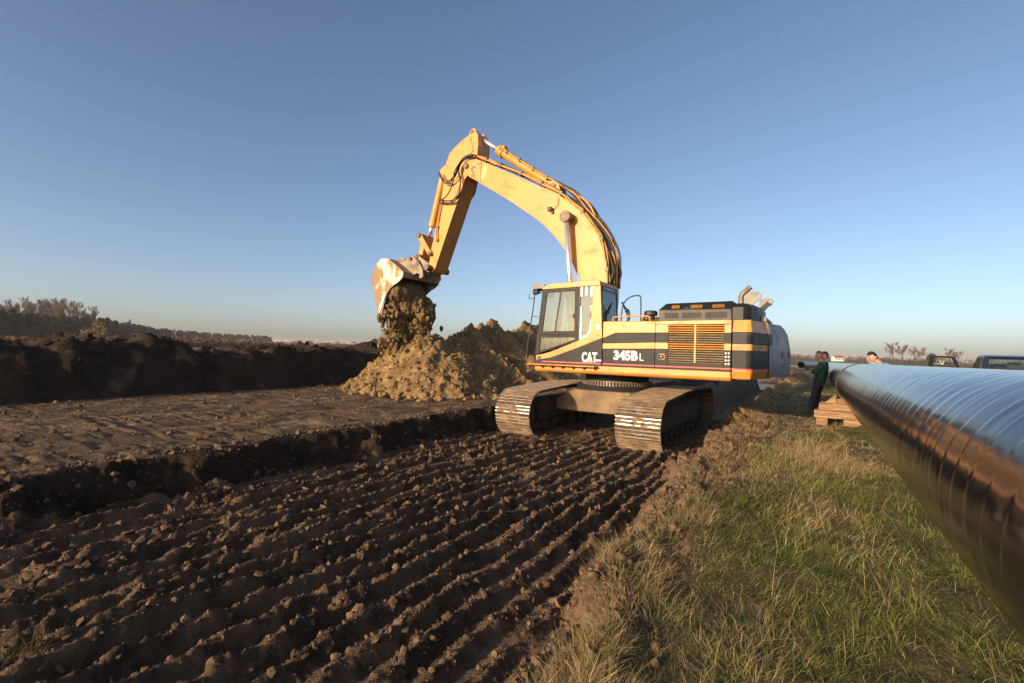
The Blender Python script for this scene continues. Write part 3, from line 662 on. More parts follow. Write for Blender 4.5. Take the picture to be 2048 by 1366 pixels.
# ---- crawler tracks
def hull(pts):
    pts = sorted(set(pts))
    def half(ps):
        o = []
        for p in ps:
            while len(o) > 1 and (o[-1][0] - o[-2][0]) * (p[1] - o[-2][1]) - (o[-1][1] - o[-2][1]) * (p[0] - o[-2][0]) <= 0: o.pop()
            o.append(p)
        return o
    a = half(pts); b = half(pts[::-1]); return a[:-1] + b[:-1]
circ = [(9.52, .51, .49), (11.15, .95, .13), (12.35, .95, .13), (13.85, .55, .47), (10.1, .17, .14), (13.3, .17, .14)]
path = hull([(round(c[0] + c[2] * math.cos(a * math.pi / 24), 5), round(c[1] + c[2] * math.sin(a * math.pi / 24), 5)) for c in circ for a in range(48)])
seg = [math.dist(path[i], path[(i + 1) % len(path)]) for i in range(len(path))]; PER = sum(seg); NS = 54
def at_s(s):
    s %= PER
    for i, L in enumerate(seg):
        if s <= L: a, b = path[i], path[(i + 1) % len(path)]; t = s / L; return (a[0] + (b[0] - a[0]) * t, a[1] + (b[1] - a[1]) * t)
        s -= L
    return path[0]
pit = PER / NS
sb = MB(); hw = .44
sb.box(-hw, hw, -pit * .47, pit * .47, 0, .016)
for k in (-.36, -.02, .32):
    y = k * pit
    sb.add([(-hw, y - .014, .016), (hw, y - .014, .016), (hw, y + .014, .016), (-hw, y + .014, .016), (-hw, y - .007, .042), (hw, y - .007, .042), (hw, y + .007, .042), (-hw, y + .007, .042)],
           [(0, 1, 5, 4), (2, 3, 7, 6), (0, 4, 7, 3), (1, 2, 6, 5)], 0)
    sb.add([(-hw, y - .0075, .0421), (hw, y - .0075, .0421), (hw, y + .0075, .0421), (-hw, y + .0075, .0421)], [(0, 1, 2, 3)], 1)
for bx in (-.10, .10):
    sb.box(bx - .016, bx + .016, .13 * pit - .014, .13 * pit + .014, .016, .03, 2)
shoe_me = sb.mesh('track_shoe'); [shoe_me.materials.append(M[k]) for k in ('shoe', 'grouser', 'dark')]
def crawler(xc, label):
    root = EX.root; L0 = EX.loc
    fr = MB(); fr.prism([(9.9, .30), (13.4, .30), (13.6, .55), (13.2, .80), (10.2, .80), (9.75, .62)], xc - .22, xc + .22, ax='x')
    tk = EX.part('crawler_track', fr, 'frame_dark', bevel=.03); tk['label'] = label
    ch = MB(); n = 108; P = [at_s(PER * i / n) for i in range(n)]
    for i in range(n):
        a, b = P[i], P[(i + 1) % n]; t = Vector((b[0] - a[0], b[1] - a[1])).normalized(); nn = Vector((t.y, -t.x)); th = .10
        q = [(a[0], a[1]), (b[0], b[1]), (b[0] - nn.x * th, b[1] - nn.y * th), (a[0] - nn.x * th, a[1] - nn.y * th)]
        ch.prism([q[0], q[1], q[2], q[3]], xc - .14, xc + .14, ax='x')
    EX.part('track_chain', ch, 'frame_dark', tk)
    for nm, c, r in (('idler', (9.52, .51), .38), ('sprocket', (13.85, .55), .37)):
        w_ = MB(); w_.cyl((xc - .13, *c), (xc + .13, *c), r, 24); w_.cyl((xc - .2, *c), (xc + .2, *c), r * .45, 14); EX.part(nm, w_, 'frame_dark', tk, bevel=.015)
    for y in (10.15, 10.65, 11.15, 11.65, 12.15, 12.65, 13.2):
        w_ = MB(); w_.cyl((xc - .24, y, .18), (xc + .24, y, .18), .12, 12); EX.part('track_roller', w_, 'frame_dark', tk)
    for i in range(NS):
        s0 = (i + .5) * pit; p = at_s(s0); a = at_s(s0 - pit * .5); b = at_s(s0 + pit * .5); t = Vector((0, b[0] - a[0], b[1] - a[1])).normalized()
        nrm = Vector((0, t.z, -t.y)); X = Vector((1, 0, 0))
        o = bpy.data.objects.new('track_shoe', shoe_me); COL.objects.link(o); o.parent = tk
        X = t.cross(nrm)
        mid = Vector((xc, (a[0] + b[0]) / 2 * .5 + p[0] * .5, (a[1] + b[1]) / 2 * .5 + p[1] * .5))
        o.matrix_local = Matrix(((X.x, t.x, nrm.x, mid.x - L0[0]), (X.y, t.y, nrm.y, mid.y - L0[1]), (X.z, t.z, nrm.z, mid.z - L0[2]), (0, 0, 0, 1)))
crawler(-5.69, 'muddy crawler track beside the cut bank')
crawler(-2.89, 'muddy crawler track beside the grass')
b = MB(); b.prism([(-5.45, .50), (-3.13, .50), (-3.13, .78), (-3.6, 1.02), (-5.0, 1.02), (-5.45, .78)], 10.65, 12.8); EX.part('car_body', b, 'under', bevel=.03)
b = MB(); b.cyl((-4.3, 11.7, 1.0), (-4.3, 11.7, 1.12), .98, 40); b.cyl((-4.3, 11.7, 1.24), (-4.3, 11.7, 1.45), .78, 40); sw = EX.part('swing_bearing', b, 'dark')
g = MB(); g.cyl((-4.3, 11.7, 1.12), (-4.3, 11.7, 1.24), .80, 48)
for i in range(72):
    a = 2 * math.pi * i / 72; c, s_ = math.cos(a), math.sin(a); q = Vector((-s_, c, 0)) * .02; p = Vector((-4.3 + c * .80, 11.7 + s_ * .80, 0)); o_ = Vector((c, s_, 0)) * .06
    vs = [p - q, p + q, p + q * .7 + o_, p - q * .7 + o_]; g.add([(v.x, v.y, z) for z in (1.135, 1.225) for v in vs], [(0, 3, 2, 1), (4, 5, 6, 7), (0, 1, 5, 4), (1, 2, 6, 5), (2, 3, 7, 6), (3, 0, 4, 7)])
EX.part('ring_gear', g, 'steel', sw)

# ---- deck, rail, steps
YN, YF = 10.25, 13.15
b = MB(); b.prism([(YN + .05, 1.42), (YF - .05, 1.42), (YF, 1.47), (YF, 1.615), (YN, 1.615), (YN, 1.47)], -5.86, -1.455, ax='x'); deck = EX.part('deck', b, 'yellow', bevel=.025, seg=3)
b = MB(); b.box(-5.96, -4.22, 10.03, 10.26, 1.585, 1.607); st = EX.part('catwalk', b, 'yellow', bevel=.004)
for i in range(7):
    x = -5.90 + i * .27; b = MB(); b.prism([(10.05, 1.585), (10.25, 1.585), (10.25, 1.50)], x, x + .014, ax='x'); EX.part('bracket', b, 'yellow', st)
b = MB(); b.box(-5.84, -1.46, 11.3, YF - .02, 1.6, 2.02); EX.part('deck_machinery', b, 'black', bevel=.02)

# ---- cab
T = .035
b = MB(); b.prism([(-5.69, 3.41), (-5.655, 3.46), (-5.59, 3.50), (-5.4, 3.525), (-5.0, 3.54), (-4.25, 3.555), (-4.20, 3.52), (-4.20, 3.44), (-5.69, 3.40)], 10.215, 11.27); cab = EX.part('cab', b, 'yellow', bevel=.025, seg=3)
body_poly = [(-5.815, 1.81), (-5.62, 1.85), (-5.42, 1.905), (-4.72, 2.18), (-4.56, 2.25), (-4.48, 2.32), (-4.44, 2.42), (-4.40, 2.85), (-4.385, 3.2), (-4.40, 3.44), (-4.20, 3.44), (-4.13, 2.25), (-4.71, 2.02), (-5.42, 1.765), (-5.815, 1.70)]
b = MB(); b.prism(body_poly, YN - .004, YN + T); EX.part('cab_side_panel', b, 'yellow', cab, bevel=.006)
b = MB(); b.prism([(-5.815, 1.70), (-5.42, 1.765), (-4.71, 2.02), (-4.13, 2.25), (-4.13, 1.615), (-5.815, 1.615)], YN, YN + T); EX.part('cab_lower_panel', b, 'black', cab)
door = MB()
door.ring([(-5.64, 3.40), (-4.725, 3.43), (-4.725, 2.315), (-5.75, 2.305)], [(-5.555, 3.325), (-4.83, 3.335), (-4.82, 2.40), (-5.665, 2.39)], YN - .008, YN + .03)
door.ring([(-5.75, 2.30), (-4.725, 2.31), (-4.725, 2.19), (-5.815, 1.83)], [(-5.70, 2.235), (-4.80, 2.25), (-4.80, 2.205), (-5.74, 1.895)], YN - .008, YN + .03)
dr = EX.part('door', door, 'black', cab, bevel=.006)
b = MB(); b.prism([(-5.215, 3.33), (-5.185, 3.33), (-5.315, 2.395), (-5.345, 2.395)], YN - .004, YN + .02); EX.part('sliding_window_bar', b, 'rubber', dr)
b = MB(); b.box(-4.86, -4.845, YN - .02, YN, 2.70, 2.80); EX.part('door_handle', b, 'rubber', dr)
for nm, q in (('upper_pane', [(-5.555, 3.325), (-4.83, 3.335), (-4.82, 2.40), (-5.665, 2.39)]), ('lower_pane', [(-5.70, 2.235), (-4.80, 2.25), (-4.80, 2.205), (-5.74, 1.895)])):
    b = MB(); b.prism(q, YN + .008, YN + .016); EX.part(nm, b, 'glass', dr)
qw = [(-4.69, 3.435), (-4.40, 3.435), (-4.39, 3.2), (-4.405, 2.85), (-4.445, 2.42), (-4.50, 2.32), (-4.69, 2.215)]
b = MB(); b.prism(qw, YN + .010, YN + .018); EX.part('quarter_pane', b, 'glass', cab)
b = MB(); b.box(-4.725, -4.69, YN - .006, YN + .03, 2.19, 3.44); EX.part('door_post', b, 'rubber', cab)
for (x0, x1, z0, z1) in ((-4.685, -4.63, 3.20, 3.46), (-4.565, -4.515, 3.22, 3.46), (-4.44, -4.395, 3.18, 3.46), (-4.685, -4.645, 2.24, 2.97)):
    b = MB(); b.box(x0, x1, YN - .001, YN + .009, z0, z1); EX.part('tape_strip', b, 'soft', cab)
b = MB(); b.prism([(-4.425, 2.98), (-4.395, 2.98), (-4.44, 2.42), (-4.52, 2.31), (-4.68, 2.235), (-4.68, 2.20), (-4.50, 2.27), (-4.40, 2.40)], YN - .009, YN - .005); EX.part('tape_strip', b, 'soft', cab)
b = MB(); b.box(-4.27, -4.20, YN - .008, YN - .0045, 2.44, 2.55); EX.part('warning_sticker', b, 'soft', cab)
b = MB(); b.box(-4.27, -4.18, YN - .008, YN - .0045, 2.305, 2.32); EX.part('panel_slot', b, 'dark', cab)
b = MB(); b.box(-4.29, -4.265, YN - .008, YN - .0045, 3.40, 3.425); EX.part('bolt', b, 'dark', cab)
b = MB(); b.box(-5.77, -5.69, YN - .012, YN - .002, 1.69, 1.79); EX.part('door_latch', b, 'rubber', cab)
# front frame, far side, rear
for y0, y1 in ((YN, YN + .05), (11.22, 11.265)):
    b = MB(); b.prism([(-5.69, 3.41), (-5.63, 3.41), (-5.76, 1.83), (-5.825, 1.62), (-5.87, 1.62), (-5.86, 1.9)], y0 + .001, y1); EX.part('front_pillar', b, 'black', cab, bevel=.008)
b = MB(); b.add([(-5.685, 10.3, 3.40), (-5.685, 11.22, 3.40), (-5.855, 11.22, 1.9), (-5.855, 10.3, 1.9)], [(0, 1, 2, 3)]); EX.part('windscreen', b, 'glass', cab)
b = MB(); b.box(-5.87, -5.80, 10.3, 11.22, 1.615, 1.9); EX.part('front_sill', b, 'black', cab)
b = MB(); b.ring([(-5.68, 3.41), (-4.2, 3.44), (-4.13, 1.62), (-5.82, 1.62)], [(-5.60, 3.33), (-4.30, 3.35), (-4.25, 2.45), (-5.70, 2.40)], 11.23, 11.262); EX.part('far_side_frame', b, 'black', cab)
b = MB(); b.prism([(-5.60, 3.33), (-4.30, 3.35), (-4.25, 2.45), (-5.70, 2.40)], 11.243, 11.25); EX.part('far_pane', b, 'glass', cab)
rw = [(10.30, 3.44), (11.25, 3.44), (11.25, 2.60), (10.30, 2.60)]
b = MB(); b.add([(-4.20, 10.285, 3.44), (-4.20, 11.265, 3.44), (-4.135, 11.265, 2.45), (-4.135, 10.285, 2.45)], [(3, 2, 1, 0)]); EX.part('rear_pane', b, 'glassdark', cab)
b = MB(); b.box(-4.20, -4.13, 10.29, 11.26, 1.62, 2.5); EX.part('rear_lower_panel', b, 'yellow', cab)
for y0, y1, z0, z1 in ((10.285, 10.33, 2.45, 3.44), (11.22, 11.268, 2.45, 3.44), (10.33, 11.22, 3.34, 3.45)):
    b = MB(); b.add([(-4.202 + .065 * (3.44 - z) / .99 + dx, y, z) for dx in (0, .012) for z in (z0, z1) for y in (y0, y1)], [(0, 1, 3, 2), (4, 6, 7, 5), (0, 2, 6, 4), (1, 5, 7, 3), (0, 4, 5, 1), (2, 3, 7, 6)]); EX.part('rear_frame', b, 'blackclean', cab)
# inside
b = MB(); b.box(-5.25, -4.75, 10.5, 11.0, 1.7, 2.12); b.prism([(-4.85, 2.1), (-4.68, 2.1), (-4.58, 2.95), (-4.70, 2.95)], 10.52, 10.98); b.prism([(-4.68, 2.98), (-4.60, 2.98), (-4.58, 3.15), (-4.66, 3.15)], 10.62, 10.88); EX.part('driver_seat', b, 'interior', cab, bevel=.03)
b = MB(); b.box(-5.5, -5.4, 10.45, 10.6, 1.7, 2.3); b.cyl((-5.45, 10.52, 2.3), (-5.4, 10.52, 2.55), .02, 8); b.cyl((-5.45, 10.95, 2.0), (-5.38, 10.95, 2.55), .02, 8); EX.part('control_console', b, 'interior', cab)
b = MB(); b.ell((-4.56, 10.92, 2.88), (.06, .12, .26), 10, 8); EX.part('hung_vest', b, 'hivis', cab, sm=True)
b = MB(); b.box(-5.80, -4.15, 10.29, 11.24, 1.61, 1.66); EX.part('cab_floor', b, 'interior', cab)
# front lamp visor, mirror, grab rail
b = MB(); b.prism([(-6.0, 3.555), (-5.66, 3.535), (-5.64, 3.44), (-5.98, 3.42)], 10.26, 11.22); vs = EX.part('lamp_visor', b, 'lug', cab, bevel=.012)
for y in (10.36, 11.1):
    b = MB(); b.cyl((-6.0, y, 3.36), (-5.86, y, 3.38), .07, 14); EX.part('work_lamp', b, 'rubber', vs, bevel=.01)
b = MB(); b.tube(catmull([(-5.70, 10.24, 3.32), (-5.79, 10.20, 3.33), (-5.85, 10.16, 3.26), (-5.87, 10.14, 3.0), (-5.93, 10.12, 2.5), (-5.985, 10.10, 2.0), (-5.99, 10.08, 1.61)], 5), .014, 7); gr = EX.part('grab_rail', b, 'rubber', sm=True)
b = MB(); b.tube([(-5.905, 10.13, 2.75), (-5.80, 10.25, 2.75)], .008, 6); b.tube([(-5.87, 10.14, 3.18), (-5.99, 10.12, 3.18), (-5.99, 10.12, 3.30)], .009, 6); EX.part('mirror_bracket', b, 'rubber', gr)

# ---- lettering
def lettering(txt, x, z, height, width, y, m, name='lettering', off=.0, outline=False, facing='-y', parent=None):
    cu = bpy.data.curves.new('lettering', 'FONT'); cu.body = txt; cu.size = 1.0; cu.offset = off; cu.extrude = .004; cu.resolution_u = 4
    o = bpy.data.objects.new('lettering', cu); COL.objects.link(o); bpy.context.view_layer.update()
    dg = bpy.context.evaluated_depsgraph_get(); me = bpy.data.meshes.new_from_object(o.evaluated_get(dg)); bpy.data.objects.remove(o); bpy.data.curves.remove(cu)
    V = np.array([v.co[:] for v in me.vertices]); mn, mx = V.min(0), V.max(0)
    u = (V[:, 0] - mn[0]) / (mx[0] - mn[0]) * width; v = (V[:, 1] - mn[1]) / (mx[1] - mn[1]) * height; d = (V[:, 2] - mn[2]) / max(1e-6, mx[2] - mn[2]) * .004
    if facing == '-y': W_ = np.stack([x + u, y - d, z + v], -1)
    else: W_ = np.stack([y + d, x + u, z + v], -1)
    W_ = W_ - np.array(EX.loc)
    me.vertices.foreach_set('co', W_.astype(np.float32).ravel()); me.update()
    me.materials.clear()
    return link(name, me, m, parent or EX.root)
lettering('CAT', -4.615, 1.685, .235, .375, YN - .001, 'letter', off=.035)
b = MB(); b.prism([(-4.50, 1.684), (-4.35, 1.684), (-4.425, 1.775)], YN - .0075, YN - .0055); EX.part('logo_triangle', b, 'yellow')
b = MB(); b.box(-4.30, -4.14, YN - .006, YN - .001, 1.735, 1.755); EX.part('logo_bar', b, 'letter')
b = MB(); b.box(-4.30, -4.14, YN - .006, YN - .001, 1.705, 1.733); EX.part('logo_bar', b, 'blue')
lettering('CATERPILLAR', 10.40, 3.365, .055, .70, -4.188, 'letter', off=.02, facing='+x')

# ---- side panels behind the cab
XB = -2.945   # front edge of the radiator door
b = MB(); b.box(-4.10, -1.47, YN + .02, YF - .02, 1.60, 2.585); EX.part('engine_bay', b, 'dark')
b = MB(); b.box(-4.11, -1.46, YN + .03, YF, 2.585, 2.62); EX.part('bay_top', b, 'yellow', bevel=.01)
def panel(nm, poly, m, y=YN, th=.03, bv=.006, lab=None):
    q = MB(); q.prism(poly, y, y + th); return EX.part(nm, q, m, bevel=bv, label=lab)
panel('upper_side_panel', [(-4.11, 2.24), (-4.11, 2.605), (XB, 2.612), (XB, 2.368), (-3.82, 2.362)], 'yellow')
panel('upper_black_band', [(-4.11, 2.236), (-3.82, 2.358), (XB, 2.364), (XB, 2.166), (-4.11, 2.128)], 'black', YN + .002)
panel('yellow_rib', [(-4.11, 2.124), (XB, 2.162), (XB, 2.028), (-4.11, 2.004)], 'yellow', YN - .012, .04)
panel('lower_black_band', [(-4.11, 2.000), (XB, 2.024), (XB, 1.618), (-4.11, 1.618)], 'black', YN + .002)
lettering('345B', -3.85, 1.762, .215, .545, YN + .001, 'letter', off=.045)
lettering('L', -3.265, 1.765, .16, .085, YN + .001, 'letter', off=-.005)
for x0, x1 in ((-5.66, -4.15), (-4.11, XB), (XB, -1.46)):
    b = MB(); b.box(x0 + .004, x1 - .004, YN - .007, YN - .001, 1.652, 1.680); EX.part('red_line', b, 'red')
# radiator door with louvres
DX0, DX1 = XB + .006, -1.462
V0, V1, V2, V3 = -2.67, -2.155, -2.115, -1.59
panel('door_top', [(DX0, 2.612), (DX1, 2.628), (DX1, 2.55), (DX0, 2.54)], 'yellow')
for x0, x1 in ((DX0, V0), (V3, DX1)):
    panel('door_stile', [(x0, 2.54), (x1, 2.548), (x1, 2.375), (x0, 2.37)], 'yellow'); panel('door_stile', [(x0, 2.367), (x1, 2.372), (x1, 2.166), (x0, 2.166)], 'black', YN + .002)
    panel('door_stile', [(x0, 2.162), (x1, 2.162), (x1, 2.030), (x0, 2.028)], 'yellow', YN - .012, .04); panel('door_stile', [(x0, 2.026), (x1, 2.028), (x1, 1.618), (x0, 1.618)], 'black', YN + .002)
panel('door_mullion', [(V1, 2.545), (V2, 2.545), (V2, 1.76), (V1, 1.76)], 'yellow', YN - .002)
panel('door_bottom', [(V0, 1.758), (V3, 1.758), (V3, 1.618), (V0, 1.618)], 'black', YN + .002)
nsl = 17
for (x0, x1) in ((V0, V1), (V2, V3)):
    for i in range(nsl):
        z = 1.775 + (2.535 - 1.775) * i / (nsl - 1); m = 'yellow' if z > 2.37 else 'slat_tan' if (z < 2.03 or z < 2.16) else 'slat_tan'
        if 2.02 < z < 2.165: m = 'yellow'
        b = MB(); h = .026
        b.add([(x, YN + dy, z + dz) for x in (x0 + .002, x1 - .002) for dy, dz in ((.004, -h), (.012, -h), (.045, h * .75), (.036, h * .75))], [(0, 1, 2, 3), (4, 7, 6, 5), (0, 4, 5, 1), (1, 5, 6, 2), (2, 6, 7, 3), (3, 7, 4, 0)])
        EX.part('louvre_slat', b, m)
b = MB(); b.box(-2.885, -2.735, YN - .004, YN + .004, 1.80, 1.93); lt = EX.part('door_latch_plate', b, 'steel', bevel=.01)
b = MB(); b.box(-2.865, -2.755, YN - .010, YN - .0045, 1.825, 1.905); EX.part('latch_recess', b, 'dark', lt)
b = MB(); b.box(-2.835, -2.785, YN - .016, YN - .0105, 1.85, 1.885); EX.part('latch_handle', b, 'steel', lt)
for i in range(4):
    for k in range(2):
        b = MB(); b.ell((-1.555 + k * .055, YN + .004, 1.76 + i * .07), (.022, .014, .022), 8, 6); EX.part('reflector_dot', b, 'soft', sm=True)

# ---- hood
def hood_sect(y0, y1, poly, nm, m, par=None, bv=.012): q = MB(); q.prism(poly, y0, y1); return EX.part(nm, q, m, par, bevel=bv)
HP = [(-2.93, 2.625), (-2.93, 2.88), (-2.82, 3.0), (-1.49, 3.045), (-1.49, 2.63)]
HY0, HY1 = 10.42, 12.9
hb_ = MB(); nm = len(HP)
# chamfered body: side wall up to z=2.87, then slanted to the flat top
def frustum(mb, x0, x1, y0, y1, z0, z1, ins):
    mb.add([(x0, y0, z0), (x1, y0, z0), (x1, y1, z0), (x0, y1, z0), (x0 + ins, y0 + ins, z1), (x1, y0 + ins, z1 + .02), (x1, y1 - ins, z1 + .02), (x0 + ins, y1 - ins, z1)], [(0, 3, 2, 1), (4, 5, 6, 7), (0, 1, 5, 4), (1, 2, 6, 5), (2, 3, 7, 6), (3, 0, 4, 7)])
q = MB(); q.box(-2.93, -1.49, HY0, HY1, 2.622, 2.86); hood = EX.part('engine_hood', q, 'hoodside', bevel=.012)
q = MB(); frustum(q, -2.935, -1.485, HY0 - .004, HY1 + .004, 2.862, 3.01, .13); EX.part('hood_top', q, 'blackclean', hood, bevel=.012)
for x0, x1 in ((-2.80, -2.51), (-2.44, -2.06), (-1.985, -1.57)):
    nx = int((x1 - x0) / .029); g = MB()
    for i in range(nx):
        for k in range(4):
            cx_ = x0 + (i + .5) * (x1 - x0) / nx; cz_ = 2.695 + k * .03; g.box(cx_ - .0095, cx_ + .0095, HY0 - .003, HY0 + .01, cz_ - .0105, cz_ + .0105)
    EX.part('perforated_grille', g, 'dark', hood)
for x0, x1 in ((-2.66, -2.50), (-2.28, -2.04), (-1.85, -1.62)):
    g = MB(); nx = int((x1 - x0) / .026)
    for i in range(nx):
        xx = x0 + i * (x1 - x0) / nx; g.prism([(HY0 + .016, 2.892), (HY0 + .071, 2.963), (HY0 + .077, 2.956), (HY0 + .022, 2.885)], xx, xx + .012, ax='x')
    EX.part('hood_glint_slots', g, 'yellow', hood)  # yellow paint here stands for an orange glint on the slots
q = MB(); outl = [(-1.48, HY0), (-1.28, HY0), (-1.20, HY0 + .04), (-1.15, HY0 + .12), (-1.06, HY0 + .5), (-1.02, HY0 + .9), (-1.02, HY1 - .9), (-1.06, HY1 - .5), (-1.15, HY1 - .12), (-1.28, HY1), (-1.48, HY1)]
q.prism(outl, 2.632, 2.90, ax='z'); o1 = EX.part('rear_hood', q, 'blackclean', bevel=.01)
q = MB(); k = len(outl); top_ = [(-1.48 + (x + 1.48) * .8, 11.66 + (y - 11.66) * .9) for x, y in outl]
q.add([(x, y, 2.90) for x, y in outl] + [(x, y, 2.975) for x, y in top_], [tuple(range(k, 2 * k))] + [(i, (i + 1) % k, k + (i + 1) % k, k + i) for i in range(k)]); EX.part('rear_hood_top', q, 'blackclean', o1, bevel=.012)

# ---- counterweight
def cw_outline(ins=0.0, n=10):
    o = [(-1.445, YN + ins), (-1.19, YN + ins), (-1.13, YN + .015 + ins), (-1.085 - ins * .6, YN + .05 + ins * .7), (-1.065 - ins, YN + .12), (-1.0 - ins, YN + .42), (-.93 - ins, YN + .72), (-.87 - ins, YN + 1.0), (-.83 - ins, YN + 1.2)]
    o += [(x, YN + YF - y) for x, y in o[::-1]]
    return o
def band(nm, z0, z1, m, i0=0.0, i1=0.0, par=None, bv=.008):
    a, c = cw_outline(i0), cw_outline(i1); n = len(a); q = MB()
    q.add([(x, y, z0) for x, y in a] + [(x, y, z1) for x, y in c], [tuple(range(n))[::-1], tuple(range(n, 2 * n))] + [(i, (i + 1) % n, n + (i + 1) % n, n + i) for i in range(n)])
    return EX.part(nm, q, m, par, bevel=bv)
cw = band('counterweight', 1.47, 1.655, 'yellow', .05, .0, bv=.02)
band('lower_black_band', 1.657, 2.028, 'black', .004, .004, cw)
band('yellow_rib', 2.03, 2.16, 'yellow', .02, .02, cw)
band('upper_black_band', 2.162, 2.388, 'black', .004, .02, cw)
band('yellow_top_band', 2.39, 2.63, 'yellow', .02, .085, cw, .02)
q = MB(); rx_ = [(x, y) for x, y in cw_outline(-.004)][:8]; n = len(rx_); q.add([(x, y, 1.655) for x, y in rx_] + [(x, y, 1.680) for x, y in rx_], [(i, i + 1, n + i + 1, n + i) for i in range(n - 1)]); EX.part('red_line', q, 'red', cw)
pts = [(p.x, p.z) for p in catmull([(-.875, 0, 11.20), (-.80, 0, 11.5), (-.70, 0, 11.85), (-.61, 0, 12.2), (-.56, 0, 12.5), (-.60, 0, 12.74), (-.85, 0, 12.95)], 4)]
q = MB(); k = len(pts)
lv = [(1.50, -.03), (1.60, .0), (2.05, .0), (2.42, -.06), (2.56, -.13), (2.64, -.2)]
for li, (z, d) in enumerate(lv): q.v += [(x + d * (1 if 0 < i < k - 1 else .2), y, z) for i, (x, y) in enumerate(pts)]
for li in range(len(lv) - 1):
    for i in range(k - 1): q.f.append((li * k + i, li * k + i + 1, (li + 1) * k + i + 1, (li + 1) * k + i)); q.m.append(0)
q.f.append(tuple((len(lv) - 1) * k + i for i in range(k))); q.m.append(0)
wr = EX.part('white_rear_panel', q, 'greywhite', cw, sm=True)
q = MB(); q.prism([(-1.14, 2.64), (-.93, 2.64), (-.93, 2.72), (-.99, 2.78), (-1.14, 2.80)], 11.2, 12.6); EX.part('rear_hump', q, 'greywhite', wr, bevel=.03)
def rear_x(y): return float(np.interp(y, [p[1] for p in pts], [p[0] for p in pts]))
for y in (11.86, 11.95, 12.30, 12.39):
    q = MB(); q.box(rear_x(y) - .04, rear_x(y) + .006, y - .016, y + .016, 1.90, 2.05); EX.part('rear_slot', q, 'dark', wr)
q = MB(); q.box(rear_x(12.05) - .06, rear_x(12.05) + .012, 11.97, 12.15, 1.775, 1.79); q.box(rear_x(12.05) - .06, rear_x(12.05) + .012, 11.97, 11.985, 1.70, 1.775); EX.part('rear_handle', q, 'dark', wr)
def lug(y, pts, hole, hr):
    n = 28; O = []
    for i in range(n):
        a = 2 * math.pi * i / n; d = (math.cos(a), math.sin(a)); best = None
        for j in range(len(pts)):
            p, r_ = pts[j], pts[(j + 1) % len(pts)]; ex, ez = r_[0] - p[0], r_[1] - p[1]; det = d[0] * -ez + d[1] * ex
            if abs(det) < 1e-9: continue
            bx, bz = p[0] - hole[0], p[1] - hole[1]; t = (bx * -ez + bz * ex) / det; u = (d[0] * bz - d[1] * bx) / det
            if t > 0 and -1e-6 <= u <= 1 + 1e-6 and (best is None or t > best): best = t
        best = best or .1; O.append((hole[0] + d[0] * best, hole[1] + d[1] * best))
    I = [(hole[0] + hr * math.cos(2 * math.pi * i / n), hole[1] + hr * math.sin(2 * math.pi * i / n)) for i in range(n)]
    q = MB(); q.ring(O, I, y, y + .06); EX.part('lifting_lug', q, 'lug', cw)
lug(11.17, [(-1.36, 3.02), (-1.34, 3.20), (-1.27, 3.28), (-1.11, 3.285), (-1.05, 3.25), (-1.03, 3.19), (-1.06, 3.10), (-1.14, 3.07), (-1.20, 3.0), (-1.25, 2.96)], (-1.11, 3.195), .028)
lug(12.27, [(-1.20, 2.95), (-1.17, 3.22), (-1.0, 3.255), (-.92, 3.25), (-.89, 3.18), (-.92, 3.09), (-1.02, 3.05), (-1.06, 2.95)], (-.97, 3.17), .028)
# exhaust, pre-cleaner, handles
q = MB(); q.tube([(-1.42, 11.2, 2.95), (-1.42, 11.2, 3.19), (-1.395, 11.2, 3.24), (-1.24, 11.2, 3.385)], [.055, .055, .055, .055], 16, False); q.tube([(-1.24, 11.2, 3.385), (-1.40, 11.2, 3.235)], [.048, .048], 16, False); EX.part('exhaust_pipe', q, 'steel', sm=True)
q = MB(); q.cyl((-3.21, 10.8, 2.58), (-3.21, 10.8, 2.78), .085, 18); pc = EX.part('air_intake', q, 'rubber', sm=False)
q = MB(); q.cyl((-3.21, 10.8, 2.77), (-3.21, 10.8, 2.79), .135, 24, .15); q.cyl((-3.21, 10.8, 2.79), (-3.21, 10.8, 2.86), .15, 24, .145); q.cyl((-3.21, 10.8, 2.86), (-3.21, 10.8, 2.885), .145, 24, .11); EX.part('intake_cap', q, 'rubber', pc)
q = MB(); q.cyl((-3.33, 10.66, 2.62), (-3.33, 10.66, 2.69), .07, 14); q.tube(catmull([(-3.34, 10.6, 2.6), (-3.3, 10.58, 2.70), (-3.2, 10.6, 2.73), (-3.1, 10.62, 2.66)], 5), .02, 6); EX.part('intake_clamp', q, 'steel', pc)
q = MB(); q.tube(catmull([(-3.98, 11.0, 2.6), (-3.94, 11.0, 3.02), (-3.86, 11.0, 3.16), (-3.74, 11.0, 3.24), (-3.60, 11.0, 3.265), (-3.525, 11.0, 3.24), (-3.505, 11.0, 3.1), (-3.50, 11.0, 2.6)], 5), .016, 8); EX.part('deck_handrail', q, 'rubber', sm=True)
q = MB(); q.tube(catmull([(-3.94, 10.40, 2.60), (-3.94, 10.40, 2.69), (-3.90, 10.40, 2.725), (-3.5, 10.40, 2.735), (-3.17, 10.40, 2.735), (-3.12, 10.40, 2.70), (-3.11, 10.40, 2.60)], 5), .016, 8); EX.part('low_handrail', q, 'yellow', sm=True)
q = MB(); q.box(-3.55, -3.0, 11.2, 13.0, 2.6, 2.78); EX.part('tank_top', q, 'yellow', bevel=.03)
for k in range(4):
    q = MB(); q.tube(catmull([(-4.05 + .03 * k, 11.25, 3.15 - .08 * k), (-3.93 + .02 * k, 11.22, 2.95), (-3.88 + .015 * k, 11.2, 2.75), (-3.95, 11.25, 2.55)], 5), .02, 7); EX.part('hose', q, 'rubber', sm=True)

